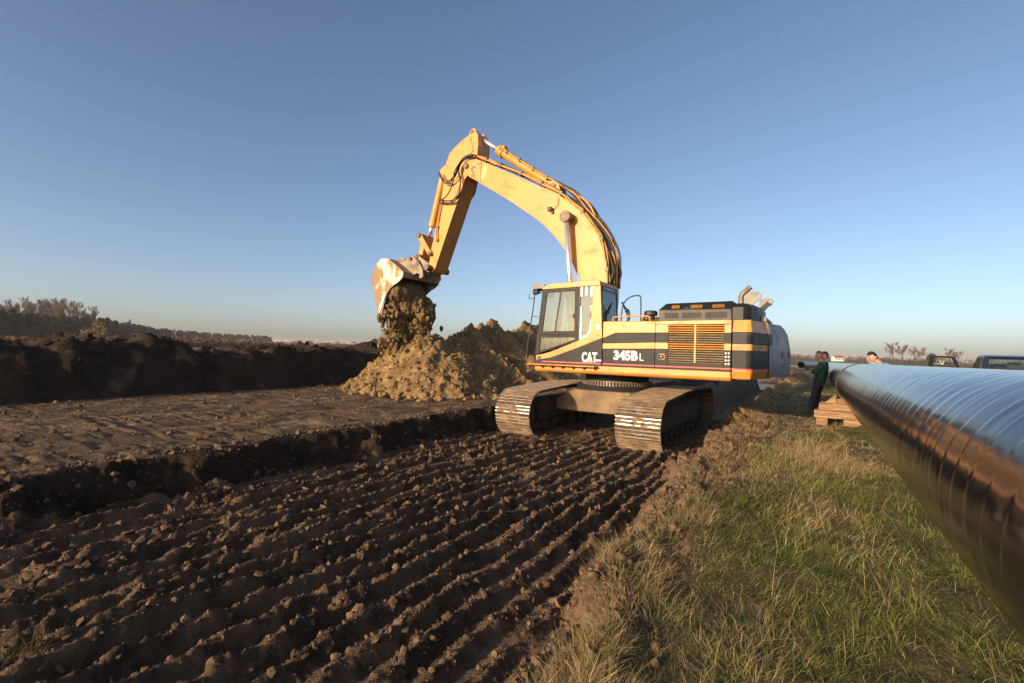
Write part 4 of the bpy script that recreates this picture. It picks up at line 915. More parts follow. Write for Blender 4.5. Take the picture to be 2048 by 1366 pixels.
# ---- boom
BY0, BY1 = 11.32, 12.12
top = cm2([(-8.62, 7.50), (-8.3, 7.345), (-7.8, 7.08), (-7.1, 6.705), (-6.55, 6.40), (-6.1, 6.15), (-5.78, 5.95), (-5.5, 5.76), (-5.25, 5.55), (-5.03, 5.30), (-4.85, 5.04), (-4.72, 4.77), (-4.62, 4.49), (-4.55, 4.22), (-4.51, 3.96), (-4.48, 3.67), (-4.47, 3.2), (-4.56, 2.6), (-4.72, 2.2)], 3)
bot = cm2([(-5.05, 2.1), (-5.17, 2.6), (-5.2, 3.2), (-5.21, 3.70), (-5.30, 3.96), (-5.41, 4.20), (-5.55, 4.45), (-5.70, 4.66), (-5.95, 4.97), (-6.25, 5.27), (-6.52, 5.50), (-6.83, 5.72), (-7.3, 6.05), (-7.77, 6.36), (-8.15, 6.60), (-8.53, 6.84), (-8.70, 6.95)], 3)
b = MB(); b.prism(top + bot, BY0 + .02, BY1 - .02); boom = EX.part('boom', b, 'yellow_clean', bevel=.012)
def strip_along(pts, half, y0, y1, nm):
    q = MB(); n = len(pts); V = []
    for i in range(n):
        t = Vector((pts[min(i + 1, n - 1)][0] - pts[max(i - 1, 0)][0], pts[min(i + 1, n - 1)][1] - pts[max(i - 1, 0)][1])).normalized(); nn = (-t.y, t.x)
        for y in (y0, y1):
            for s_ in (-1, 1): V.append((pts[i][0] + nn[0] * half * s_, y, pts[i][1] + nn[1] * half * s_))
    Fs = []
    for i in range(n - 1):
        a, c = 4 * i, 4 * (i + 1)
        Fs += [(a, c, c + 1, a + 1), (a + 2, a + 3, c + 3, c + 2), (a, a + 2, c + 2, c), (a + 1, c + 1, c + 3, a + 3)]
    Fs += [(0, 1, 3, 2), (4 * n - 4, 4 * n - 2, 4 * n - 1, 4 * n - 3)]
    q.add(V, Fs); return EX.part(nm, q, 'yellow_clean', boom)
strip_along(top, .014, BY0, BY1, 'top_plate'); strip_along(bot, .014, BY0, BY1, 'bottom_plate')
tip = [(-8.46, 7.44), (-8.64, 7.53), (-8.86, 7.575), (-9.03, 7.52), (-9.11, 7.38), (-9.06, 7.22), (-8.90, 7.05), (-8.72, 6.94), (-8.46, 6.80)]
for y0, y1 in ((BY0 - .006, BY0 + .06), (BY1 - .06, BY1 + .006)):
    b = MB(); b.prism(tip, y0, y1); EX.part('boom_tip_plate', b, 'yellow_clean', boom, bevel=.008)
b = MB(); b.cyl((-9.0, BY0 - .07, 7.38), (-9.0, BY1 + .07, 7.38), .085, 20); EX.part('stick_pin', b, 'pin', boom, bevel=.008)
b = MB(); b.prism([(-8.74, 7.34), (-8.62, 7.30), (-8.62, 7.26), (-8.72, 7.28), (-8.77, 7.22), (-8.70, 7.16), (-8.71, 7.13), (-8.80, 7.17), (-8.82, 7.26)], BY0 - .012, BY0 - .007); EX.part('tip_groove', b, 'pin', boom)
for poly in ([(-8.64, 7.43), (-8.49, 7.36), (-8.55, 7.23), (-8.68, 7.28)], [(-8.75, 7.15), (-8.62, 7.06), (-8.69, 6.96), (-8.82, 7.02)]):
    b = MB(); b.prism(poly, BY0 - .0105, BY0 - .0065); EX.part('worn_patch', b, 'bucket', boom)
b = MB(); b.prism([(-8.37, 7.31), (-8.20, 7.23), (-8.38, 6.86), (-8.53, 6.93)], BY0 + .0165, BY0 + .0195); EX.part('worn_stripe', b, mat('worn_cream_paint', (.72, .5, .2), (.7, .36, .06), 5, .45), boom)
for k, pl in enumerate(([(-7.68, 6.67), (-7.60, 6.70), (-7.57, 6.66), (-7.62, 6.62), (-7.70, 6.61)], [(-7.70, 6.60), (-7.60, 6.545), (-7.50, 6.51), (-7.40, 6.475), (-7.18, 6.39)], [(-7.52, 6.56), (-7.49, 6.53), (-7.46, 6.545), (-7.42, 6.51), (-7.38, 6.52), (-7.33, 6.48), (-7.28, 6.48), (-7.20, 6.43)])):
    b = MB(); b.tube([(x, BY0 + .019, z) for x, z in pl], .006, 5); EX.part('faded_logo_stroke', b, 'hose_tan', boom)
b = MB(); b.box(-6.15, -6.03, BY0 - .11, BY0 - .02, 5.62, 5.74); lm = EX.part('boom_lamp', b, 'rubber', boom, bevel=.02)
b = MB(); b.box(-6.08, -6.02, BY0 - .05, BY0 + .02, 5.57, 5.63); EX.part('lamp_bracket', b, 'pin', lm)
b = MB(); b.tube(catmull([(-6.02, BY0 - .02, 5.68), (-5.9, BY0 + .0, 5.78), (-5.87, BY0 + .0, 5.98)], 5), .007, 5); EX.part('lamp_cable', b, 'rubber', lm)
# boom cylinders
for y in (11.12, 12.32):
    b = MB(); b.cyl((-5.54, y - .10, 5.37), (-5.54, y + .12, 5.37), .15, 24); cy_ = EX.part('boom_cylinder', b, 'pin', bevel=.012)
    b = MB(); b.cyl((-5.53, y, 5.30), (-5.30, y, 2.85), .073, 24); EX.part('rod', b, 'chrome', cy_, sm=True)
    b = MB(); b.cyl((-5.355, y, 3.42), (-5.23, y, 2.05), .12, 20); EX.part('barrel', b, 'yellow_clean', cy_, bevel=.01)
b = MB(); b.cyl((-5.54, BY0 - .22, 5.37), (-5.54, BY1 + .22, 5.37), .07, 16); EX.part('cylinder_pin', b, 'pin', boom)
# stick cylinder
YC = 11.72
b = MB(); b.cyl((-8.06, YC, 7.79), (-6.16, YC, 6.42), .125, 22); sc = EX.part('stick_cylinder', b, 'yellow_clean', bevel=.01)
b = MB(); b.cyl((-8.96, YC, 8.455), (-8.03, YC, 7.77), .066, 22); EX.part('rod', b, 'chrome', sc, sm=True)
b = MB(); b.cyl((-8.12, YC, 7.835), (-7.92, YC, 7.69), .16, 22); EX.part('gland', b, 'yellow_clean', sc, bevel=.015)
b = MB(); b.box(-8.02, -7.86, YC - .09, YC + .09, 7.80, 7.90); b.cyl((-7.98, YC - .2, 7.8), (-7.98, YC + .2, 7.8), .04, 8); EX.part('line_block', b, 'hose_tan', sc, bevel=.01)
for dy in (-.16, .16):
    b = MB(); b.tube(catmull([(-7.95, YC + dy, 7.84), (-7.6, YC + dy, 7.56), (-7.0, YC + dy, 7.12), (-6.5, YC + dy, 6.76), (-6.1, YC + dy, 6.50), (-5.85, YC + dy, 6.30)], 4), .024, 7); EX.part('steel_line', b, 'hose_tan', sc, sm=True)
    for t_ in (.15, .4, .65, .9):
        x, z = -8.0 + 1.8 * t_, 7.86 - 1.33 * t_; b = MB(); b.box(x - .03, x + .03, YC + dy - .045, YC + dy + .045, z - .05, z + .05); EX.part('line_clamp', b, 'pin', sc)
for y0, y1 in ((YC - .2, YC - .13), (YC + .13, YC + .2)):
    b = MB(); b.prism([(-6.5, 6.36), (-6.32, 6.52), (-6.15, 6.55), (-6.0, 6.42), (-5.82, 5.96), (-6.2, 6.19)], y0, y1); EX.part('cylinder_ear', b, 'yellow_clean', boom, bevel=.008)
b = MB(); b.cyl((-6.15, YC - .24, 6.41), (-6.15, YC + .24, 6.41), .07, 16); EX.part('cylinder_pin', b, 'pin', boom)
# hydraulic lines along the boom
def hose(pts, r, m, y=None, n=5, par=None, nm='hose'):
    q = MB(); q.tube(catmull(pts, n), r, 7); return EX.part(nm, q, m, par or boom, sm=True)
lineA = [(-4.47, 3.6), (-4.49, 3.94), (-4.56, 4.36), (-4.66, 4.72), (-4.88, 5.05), (-5.20, 5.49), (-5.56, 5.79), (-5.82, 6.05), (-6.44, 6.43), (-7.1, 6.80), (-7.8, 7.17), (-8.3, 7.42), (-8.68, 7.60)]
for k, (y, dx, dz, m, r) in enumerate(((11.33, .0, .03, 'hose_tan', .026), (11.40, .03, .05, 'hose_tan', .026), (11.48, .05, .06, 'rubber', .024), (11.93, .04, .05, 'hose_tan', .024), (12.0, .06, .06, 'rubber', .026), (12.07, .03, .05, 'hose_tan', .026))):
    hose([(x + dx + .012 * math.sin(3 * i + k), y, z + dz + .012 * math.sin(2.2 * i + k * 2)) for i, (x, z) in enumerate(lineA)], r, m, nm='steel_line' if m == 'hose_tan' else 'hose')
for i in (1, 3, 5, 7, 8, 9, 10, 11):
    x, z = lineA[i]; q = MB(); q.box(x - .035, x + .055, 11.30, 11.52, z - .02, z + .09); EX.part('line_clamp', q, 'pin', boom, bevel=.008)
for k, (y, o_) in enumerate(((11.62, .10), (11.72, .16), (11.82, .12), (11.55, .07))):
    hose([(-4.40 + o_ * .6, y, 3.55), (-4.45 + o_, y, 4.32), (-4.62 + o_, y, 4.8), (-4.92 + o_ * 1.1, y, 5.2 + o_ * .4), (-5.30 + o_, y, 5.6 + o_ * .6), (-5.60 + o_ * .5, y, 6.0 + o_), (-5.96, y, 6.30 + o_), (-6.3, y, 6.55 + o_ * .6)], .024, 'rubber' if k % 2 else 'hose_tan')
hose([(-5.63, 11.7, 6.1), (-5.37, 11.68, 6.0), (-5.15, 11.68, 5.78), (-5.02, 11.7, 5.52), (-4.95, 11.7, 5.2)], .03, 'hose_tan')
hose([(-5.66, 12.0, 6.1), (-5.42, 12.0, 6.02), (-5.2, 12.0, 5.82), (-5.0, 12.0, 5.5), (-4.8, 12.0, 5.1)], .026, 'rubber')
for k in range(5):
    y = 11.42 + .14 * k; hose([(-4.47, y, 3.6), (-4.36, y + .02, 3.95), (-4.43 + .05 * (k % 2), y - .03, 4.3), (-4.56, y, 4.6)], .022, 'rubber' if k % 2 == 0 else 'hose_tan')

# ---- stick
sl = cm2([(-8.90, 8.44), (-9.04, 8.36), (-9.24, 8.28), (-9.41, 8.19), (-9.56, 8.10), (-9.67, 8.02), (-9.77, 7.90), (-9.83, 7.78), (-9.88, 7.6), (-9.91, 7.42), (-9.97, 7.14), (-10.03, 6.70), (-10.17, 6.04), (-10.30, 5.44), (-10.42, 4.85), (-10.49, 4.50), (-10.49, 4.38)], 3)
sr_ = [(-10.42, 4.31), (-10.30, 4.30), (-10.20, 4.42), (-9.74, 5.55), (-9.36, 6.48), (-9.13, 7.04), (-8.93, 7.25), (-8.70, 7.62), (-8.66, 8.0), (-8.68, 8.32), (-8.78, 8.44)]
SY0, SY1 = 11.42, 12.02
b = MB(); b.prism(sl + sr_, SY0, SY1); stick = EX.part('stick', b, 'yellow_clean', bevel=.014)
b = MB(); b.prism([(-9.98, 7.28), (-9.905, 7.44), (-9.86, 7.68), (-9.75, 7.93), (-9.56, 8.08), (-9.1, 8.31), (-8.95, 8.30), (-8.83, 7.85), (-9.1, 7.62), (-9.25, 7.4), (-9.33, 7.24), (-9.45, 7.10), (-9.62, 7.0), (-9.8, 7.03), (-9.93, 7.14)], SY0 - .022, SY0 - .002); EX.part('stick_cheek_plate', b, 'yellow_clean', stick, bevel=.006)
b = MB(); b.prism([(-9.30, 8.12), (-9.27, 8.16), (-9.16, 8.23), (-9.18, 8.19)], SY0 - .0255, SY0 - .0225); EX.part('stick_slot', b, 'pin', stick)
for y0, y1 in ((SY0 + .04, SY0 + .12), (SY1 - .12, SY1 - .04)):
    b = MB(); b.prism([(-9.06, 8.40), (-8.98, 8.53), (-8.88, 8.56), (-8.80, 8.50), (-8.70, 8.30), (-8.95, 8.25)], y0, y1); EX.part('stick_ear', b, 'yellow_clean', stick, bevel=.008)
b = MB(); b.cyl((-8.93, SY0 - .02, 8.45), (-8.93, SY1 + .02, 8.45), .06, 16); EX.part('rod_pin', b, 'pin', stick)
b = MB(); b.cyl((-10.40, SY0 - .22, 4.42), (-10.40, SY1 + .22, 4.42), .10, 18); EX.part('bucket_pin', b, 'pin', stick, bevel=.01)
b = MB(); b.cyl((-10.22, YC, 7.50), (-10.65, YC, 5.87), .115, 20); bc = EX.part('bucket_cylinder', b, 'yellow_clean', bevel=.012)
b = MB(); b.cyl((-10.63, YC, 5.95), (-10.80, YC, 5.50), .06, 18); EX.part('rod', b, 'chrome', bc, sm=True)
b = MB(); b.box(-10.30, -10.12, YC - .12, YC + .12, 7.42, 7.60); EX.part('head_clevis', b, 'pin', bc, bevel=.02)
b = MB(); b.cyl((-10.60, YC, 6.03), (-10.66, YC, 5.83), .135, 20); EX.part('gland', b, 'yellow_clean', bc, bevel=.012)
for y0, y1 in ((YC - .14, YC - .09), (YC + .09, YC + .14)):
    b = MB(); b.prism([(-9.90, 7.75), (-10.15, 7.66), (-10.30, 7.55), (-10.26, 7.44), (-9.95, 7.3)], y0, y1); EX.part('cylinder_ear', b, 'yellow_clean', stick, bevel=.006)
# hoses at the boom tip and down the stick
for k, pl in enumerate(([(-8.62, 7.62), (-8.85, 7.68), (-9.03, 7.65), (-9.2, 7.51), (-9.26, 7.28), (-9.18, 6.95), (-9.22, 6.57), (-9.46, 6.41), (-9.75, 6.43), (-9.95, 6.46)],
        [(-8.66, 7.60), (-8.88, 7.63), (-9.06, 7.60), (-9.22, 7.43), (-9.30, 7.24), (-9.43, 7.09), (-9.61, 7.0), (-9.8, 7.07), (-9.93, 7.26), (-10.0, 7.36)],
        [(-8.66, 7.60), (-8.90, 7.60), (-9.10, 7.50), (-9.33, 7.23), (-9.38, 6.95), (-9.51, 6.65), (-9.70, 6.48), (-9.9, 6.44)])):
    for j in range(2 if k < 2 else 1): hose([(x - .035 * j, 11.27 - .05 * k + .04 * j, z - .05 * j) for x, z in pl], .021, 'rubber', par=stick)
hose([(-8.95, 12.12, 7.5), (-9.2, 12.15, 7.3), (-9.25, 12.15, 7.05), (-9.30, 12.12, 6.82), (-9.44, 12.08, 6.63), (-9.6, 12.05, 6.56)], .03, 'rubber', par=stick)
for dx in (0, .05): hose([(-9.98 - dx, SY0 - .03, 6.46), (-10.03 - dx, SY0 - .03, 6.2), (-10.12 - dx, SY0 - .03, 5.72), (-10.12 - dx, SY0 - .03, 5.4), (-10.14, SY0 - .02, 5.22)], .017, 'hose_tan', par=stick, nm='steel_line')
b = MB(); b.box(-10.05, -9.93, SY0 - .06, SY0, 6.40, 6.52); b.box(-10.18, -10.08, SY0 - .05, SY0, 5.66, 5.72); b.box(-10.18, -10.08, SY0 - .05, SY0, 5.24, 5.32); EX.part('line_clamp', b, 'pin', stick, bevel=.01)
# ---- linkage
def bar(p, q_, w0, w1, y0, y1):
    t = Vector((q_[0] - p[0], q_[1] - p[1])).normalized(); n_ = Vector((-t.y, t.x)); a, c = Vector(p) - t * w0 * .6, Vector(q_) + t * w1 * .6; r_ = MB()
    r_.prism([tuple(a + n_ * w0 * .6), tuple(Vector(p) + n_ * w0), tuple(Vector(q_) + n_ * w1), tuple(c + n_ * w1 * .6), tuple(c - n_ * w1 * .6), tuple(Vector(q_) - n_ * w1), tuple(Vector(p) - n_ * w0), tuple(a - n_ * w0 * .6)], y0, y1); return r_
for y0, y1 in ((11.33, 11.41), (12.03, 12.11)): EX.part('tilt_lever', bar((-10.85, 5.49), (-10.38, 4.87), .085, .075, y0, y1), 'yellow_clean', bevel=.01)
EX.part('power_link', bar((-10.85, 5.49), (-10.99, 4.85), .09, .09, 11.55, 11.90), 'yellow_clean', bevel=.015)
for x, z, y0, y1, r_ in ((-10.85, 5.49, 11.27, 12.17, .075), (-10.38, 4.87, 11.28, 12.16, .06), (-10.99, 4.84, 11.36, 12.06, .075)):
    b = MB(); b.cyl((x, y0, z), (x, y1, z), r_, 16); EX.part('link_pin', b, 'pin', bevel=.008)
# ---- coupler and bucket
b = MB()
for y0, y1 in ((11.40, 11.46), (11.98, 12.04)): b.prism([(-11.12, 4.78), (-11.06, 4.94), (-10.94, 4.95), (-10.84, 4.82), (-10.42, 4.55), (-10.30, 4.44), (-10.32, 4.34), (-10.5, 4.30), (-10.62, 4.40), (-10.9, 4.58)], y0, y1)
b.prism([(-11.05, 4.72), (-10.95, 4.82), (-10.5, 4.5), (-10.52, 4.38), (-10.7, 4.42)], 11.46, 11.98); EX.part('quick_coupler', b, 'bucketback', bevel=.01)
BK = [(-11.08, 4.10), (-11.04, 4.28), (-11.30, 4.46), (-11.73, 4.74), (-12.06, 4.77), (-12.31, 4.58), (-12.44, 4.32), (-12.46, 4.05), (-12.39, 3.80), (-12.20, 3.19), (-12.02, 2.74)]
inner = [(-11.11, 4.11), (-11.08, 4.265), (-11.32, 4.43), (-11.74, 4.705), (-12.04, 4.735), (-12.285, 4.555), (-12.41, 4.31), (-12.43, 4.05), (-12.36, 3.81), (-12.17, 3.2), (-12.0, 2.76)]
KY0, KY1 = 10.90, 12.60
b = MB(); b.prism(BK + inner[::-1], KY0 + .02, KY1 - .02); bucket = EX.part('bucket', b, 'bucketback', bevel=.004)
side = BK + [(-11.99, 2.66), (-11.955, 2.88), (-11.88, 3.27), (-11.74, 3.62), (-11.62, 3.76), (-11.45, 3.88), (-11.22, 3.98)]
for y0, y1 in ((KY0 - .015, KY0 + .025), (KY1 - .025, KY1 + .015)):
    b = MB(); b.prism(side, y0, y1); EX.part('side_plate', b, 'bucket', bucket, bevel=.006)
b = MB(); b.prism([(-12.02, 3.0), (-11.90, 3.27), (-11.76, 3.62), (-11.86, 3.60), (-12.05, 3.22), (-12.06, 2.95), (-12.03, 2.66), (-11.97, 2.66)], KY0 - .045, KY0 - .017); EX.part('side_cutter', b, 'white', bucket, bevel=.006)
for i in range(5):
    y = KY0 + .08 + i * (KY1 - KY0 - .16) / 4; b = MB(); b.add([(-12.06, y - .06, 2.83), (-12.06, y + .06, 2.83), (-11.95, y + .06, 2.86), (-11.95, y - .06, 2.86), (-11.985, y - .03, 2.52), (-11.985, y + .03, 2.52), (-11.965, y + .03, 2.525), (-11.965, y - .03, 2.525)], [(0, 1, 2, 3), (4, 7, 6, 5), (0, 4, 5, 1), (1, 5, 6, 2), (2, 6, 7, 3), (3, 7, 4, 0)]); EX.part('bucket_tooth', b, 'steel', bucket, bevel=.008)
b = MB(); b.prism([(-12.47, 4.35), (-12.50, 4.2), (-12.475, 3.95), (-12.40, 3.85), (-12.42, 4.1)], KY0 + .0, KY1 - .0); EX.part('wear_plate', b, 'pin', bucket, bevel=.01)
for y0, y1 in ((11.28, 11.36), (12.08, 12.16)):
    b = MB(); b.prism([(-11.85, 4.70), (-11.62, 4.84), (-11.45, 4.80), (-11.36, 4.70), (-11.27, 4.80), (-11.10, 4.86), (-10.85, 4.70), (-10.62, 4.40), (-10.58, 4.16), (-10.66, 4.10), (-10.76, 4.12), (-10.74, 4.24), (-10.84, 4.28), (-11.05, 4.22), (-11.3, 4.42)], y0, y1); EX.part('bucket_ear', b, 'bucketback', bucket, bevel=.01)
b = MB(); b.cyl((-11.12, 11.2, 4.76), (-11.12, 12.25, 4.76), .055, 14); EX.part('ear_pin', b, 'pin', bucket)
# ---- the clay sliding out of the bucket (falling, uncountable)
def soil_load():
    VV, FF, o = [], [], 0
    def blob(c, r, seed, amp, base=ICO3, top_fl=0.0):
        nonlocal o
        V, Fq = base; V = V.copy(); Wp = V * np.array(r) + np.array(c)
        nn = 1 + amp * fbm3(Wp[:, 0] * 2.6, Wp[:, 1] * 2.6, Wp[:, 2] * 1.1, 3, seed) + amp * .42 * fbm3(Wp[:, 0] * 13, Wp[:, 1] * 13, Wp[:, 2] * 6, 3, seed + 9)
        VV.append((Wp - np.array(c)) * nn[:, None] + np.array(c)); FF.append(Fq + o); o += len(V)
    ico5 = ico(5)
    blob((-11.80, 11.25, 2.95), (.15, .22, .75), 1, .45, ico5); blob((-11.72, 11.6, 2.7), (.17, .32, .75), 2, .45, ico5); blob((-11.55, 11.95, 3.3), (.38, .55, .52), 3, .36, ico5)
    blob((-11.36, 12.2, 3.05), (.36, .42, .52), 4, .36, ico5); blob((-11.72, 11.7, 3.75), (.46, .78, .42), 5, .25, ico5); blob((-11.45, 12.15, 2.55), (.30, .36, .40), 7, .42, ico5)
    rg = np.random.default_rng(4)
    for i in range(2600):
        t_ = rg.random(); z = 3.55 - 1.85 * t_; sp = .16 + .10 * t_
        x = -11.80 + rg.normal(0, sp * .75); y = 11.45 + rg.normal(0, .26 + .06 * t_)
        if i % 4 == 0: x, y, z = -11.45 + rg.normal(0, .22), 12.1 + rg.normal(0, .28), rg.uniform(2.0, 3.5)
        if x < -12.02: continue
        s_ = .010 + .075 * rg.random() ** 3.5; blob((x, y, z), (s_, s_, s_ * rg.uniform(.8, 1.8)), 100 + i % 60, .7, ICO2 if s_ > .035 else ICO1)
    return npmesh('falling_clay', np.concatenate(VV), np.concatenate(FF), False)
tag(link('falling_clay', soil_load(), 'falling'), 'mass of ochre clay sliding out of the excavator bucket', 'falling soil', kind='stuff')

# ================================================================== the long wrapped pipe
PR = .42
def pipe_c(y): return .79 - .008 * y, 1.49 - .006 * y
PY = np.concatenate([np.arange(-6, 1.0, .25), np.arange(1.0, 8.6, .0125), np.arange(8.6, 14, .05), np.arange(14, 37.01, .25)])
NA = 116
def pipe_mesh():
    A = np.linspace(0, 2 * np.pi, NA, endpoint=False); Yg, Ag = np.meshgrid(PY, A, indexing='ij')
    pitch = .165; ph = Yg / pitch + Ag / (2 * np.pi) + .05 * vn2(Yg * .7, Ag * 0, 3); fr = ph - np.floor(ph)
    step = np.where(fr < .90, fr / .90, np.where(fr < .95, 1 - (fr - .90) / .05 * 1.5, -.5 + (fr - .95) / .05 * .5))
    irr = .6 + .6 * np.abs(vn2(np.floor(ph) * .71, np.floor(ph) * 0 + .5, 5))
    env = 1 - sst(8.2, 9.0, Yg) + .35 * sst(12.6, 13.4, Yg)
    ripple = .0009 * vn2(Yg * 14, Ag * 3.0, 7)
    rad = PR + (.0017 * step * irr) * env + ripple * env
    cx_, cz_ = .79 - .008 * Yg, 1.49 - .006 * Yg
    V = np.stack([cx_ + rad * np.cos(Ag), Yg, cz_ + rad * np.sin(Ag)], -1).reshape(-1, 3)
    ny = len(PY); i = np.arange(ny * NA).reshape(ny, NA); j = np.roll(i, -1, axis=1)
    Q = np.stack([i[:-1], i[1:], j[1:], j[:-1]], -1).reshape(-1, 4)
    # open far end: lip and inner wall
    k = len(V); r2 = PR - .016; yE = PY[-1]; cE = pipe_c(yE); In = []
    for yy in (yE, yE - 2.0): c = pipe_c(yy); In += [(c[0] + r2 * math.cos(a), yy, c[1] + r2 * math.sin(a)) for a in A]
    V = np.concatenate([V, np.array(In)]); a0 = i[-1]; a1 = np.roll(a0, -1); b0 = k + np.arange(NA); b1 = np.roll(b0, -1); c0 = b0 + NA; c1 = np.roll(c0, -1)
    Q = np.concatenate([Q, np.stack([a0, b0, b1, a1], -1), np.stack([b0, c0, c1, b1], -1)])
    return npmesh('pipe_wrap', V, Q)
PT = Thing('steel_pipe', (.79, 0, 1.07), 'long black glossy wrapped pipeline pipe running past the grass verge', 'pipe')
me = pipe_mesh(); me.transform(Matrix.Translation((-.79, 0, -1.07))); pw_ = link('pipe_wrap', me, 'pipe', PT.root)
def collar(y, wd, d, m, nm):
    n = 96; q = MB(); V = []
    for yy, rr in ((y - wd, PR + .001), (y - wd * .6, PR + d), (y + wd * .6, PR + d), (y + wd, PR + .001)):
        c = pipe_c(yy); V += [(c[0] + rr * math.cos(2 * math.pi * i / n), yy, c[1] + rr * math.sin(2 * math.pi * i / n)) for i in range(n)]
    q.add(V, [(k * n + i, (k + 1) * n + i, (k + 1) * n + (i + 1) % n, k * n + (i + 1) % n) for k in range(3) for i in range(n)]); return PT.part(nm, q, m, sm=True)
collar(11.5, .035, .012, 'weld', 'weld_collar')
# two lengths of pipe lying far off beyond the machine
def far_pipe(p0, p1, r, label):
    t = Thing('steel_pipe', (p0[0], p0[1], .33), label, 'pipe'); q = MB(); q.tube([p0, p1], r, 28, False); t.part('pipe_shell', q, 'pipesteel', sm=True)
    q = MB(); d = (Vector(p1) - Vector(p0)).normalized(); q.tube([p0, tuple(Vector(p0) + d * 4)], r - .03, 28, False); q.tube([p0, tuple(Vector(p0) + d * .01)], [r, r - .03], 28, False); t.part('open_end', q, 'dark')
far_pipe((-2.05, 74, 1.0), (1.9, 92, 1.0), .44, 'far pipe length with its dark open end facing the excavator')
far_pipe((-1.3, 78, .62), (-14, 70, .62), .30, 'far pale pipe length lying crosswise behind the counterweight')

# ------------------------------------------------------------------ timber support under the pipe
def timber(x0, x1, y0, y1, z0, z1, rz, label, wedge=None):
    c = ((x0 + x1) / 2, (y0 + y1) / 2, z0); q = MB()
    if wedge: q.prism([(a - c[0], b_ - c[2]) for a, b_ in wedge], y0 - c[1], y1 - c[1])
    else: q.box(x0 - c[0], x1 - c[0], y0 - c[1], y1 - c[1], 0, z1 - z0)
    o = link('timber_block' if not wedge else 'timber_wedge', q.mesh('timber'), 'wood'); o.location = c; o.rotation_euler = (0, 0, rz)
    bv = o.modifiers.new('bevel', 'BEVEL'); bv.width = .012; bv.segments = 2
    tag(o, label, 'timber')
timber(-.06, .17, 13.72, 14.62, .33, .515, .02, 'short squared timber at the base of the pipe stack, nearest the excavator')
timber(.50, 1.32, 13.74, 14.60, .33, .512, -.02, 'wide squared timber at the base of the pipe stack, under the pipe')
timber(-.10, 1.34, 13.70, 13.98, .517, .692, .015, 'long timber bridging the dark gap in the pipe stack')
timber(-.02, 1.30, 14.30, 14.56, .517, .690, -.03, 'long timber at the back of the pipe stack')
timber(.00, 1.22, 13.78, 14.06, .695, .852, -.025, 'timber second from the top of the pipe stack')
timber(.05, 1.24, 14.28, 14.52, .693, .850, .03, 'rear timber second from the top of the pipe stack')
timber(.36, 1.00, 13.82, 14.5, .855, .984, .0, 'top timber of the stack carrying the pipe')
timber(.14, .35, 13.84, 14.2, .855, 1.04, .0, 'wooden wedge chocking the pipe on the side of the excavator', [(.12, .857), (.355, .857), (.345, 1.075), (.30, 1.04)])
timber(1.02, 1.2, 13.84, 14.2, .855, 1.04, .0, 'wooden wedge chocking the pipe on the side of the car', [(1.01, .857), (1.22, .857), (1.06, 1.04), (1.03, 1.06)])

# ================================================================== people
def skin_mesh(vs, es, root):
    keys = list(vs); me = bpy.data.meshes.new('skin'); me.from_pydata([vs[k][0] for k in keys], [(keys.index(a), keys.index(b)) for a, b in es], [])
    o = bpy.data.objects.new('skin', me); COL.objects.link(o); o.modifiers.new('s', 'SKIN')
    if not me.skin_vertices: me.skin_vertices.new()
    for i, k in enumerate(keys):
        r = vs[k][1]; sv = me.skin_vertices[0].data[i]; sv.radius = r if isinstance(r, tuple) else (r, r); sv.use_root = (k == root)
    m = o.modifiers.new('u', 'SUBSURF'); m.levels = 2; m.render_levels = 2
    bpy.context.view_layer.update(); dg = bpy.context.evaluated_depsgraph_get(); out = bpy.data.meshes.new_from_object(o.evaluated_get(dg)); bpy.data.objects.remove(o); smooth(out); return out
LIMB = [('pelvis', 'waist'), ('waist', 'chest'), ('chest', 'neck'), ('neck', 'jaw'), ('jaw', 'head'), ('head', 'crown')]
for s_ in 'LR': LIMB += [('chest', 'sh' + s_), ('sh' + s_, 'el' + s_), ('el' + s_, 'wr' + s_), ('wr' + s_, 'pa' + s_), ('pelvis', 'hip' + s_), ('hip' + s_, 'kn' + s_), ('kn' + s_, 'an' + s_), ('an' + s_, 'toe' + s_)]
RAD = dict(pelvis=.125, waist=.115, chest=.125, neck=.055, jaw=.062, head=.086, crown=.06, sh=.062, el=.045, wr=.032, pa=.036, hip=.085, kn=.058, an=.042, toe=.035)
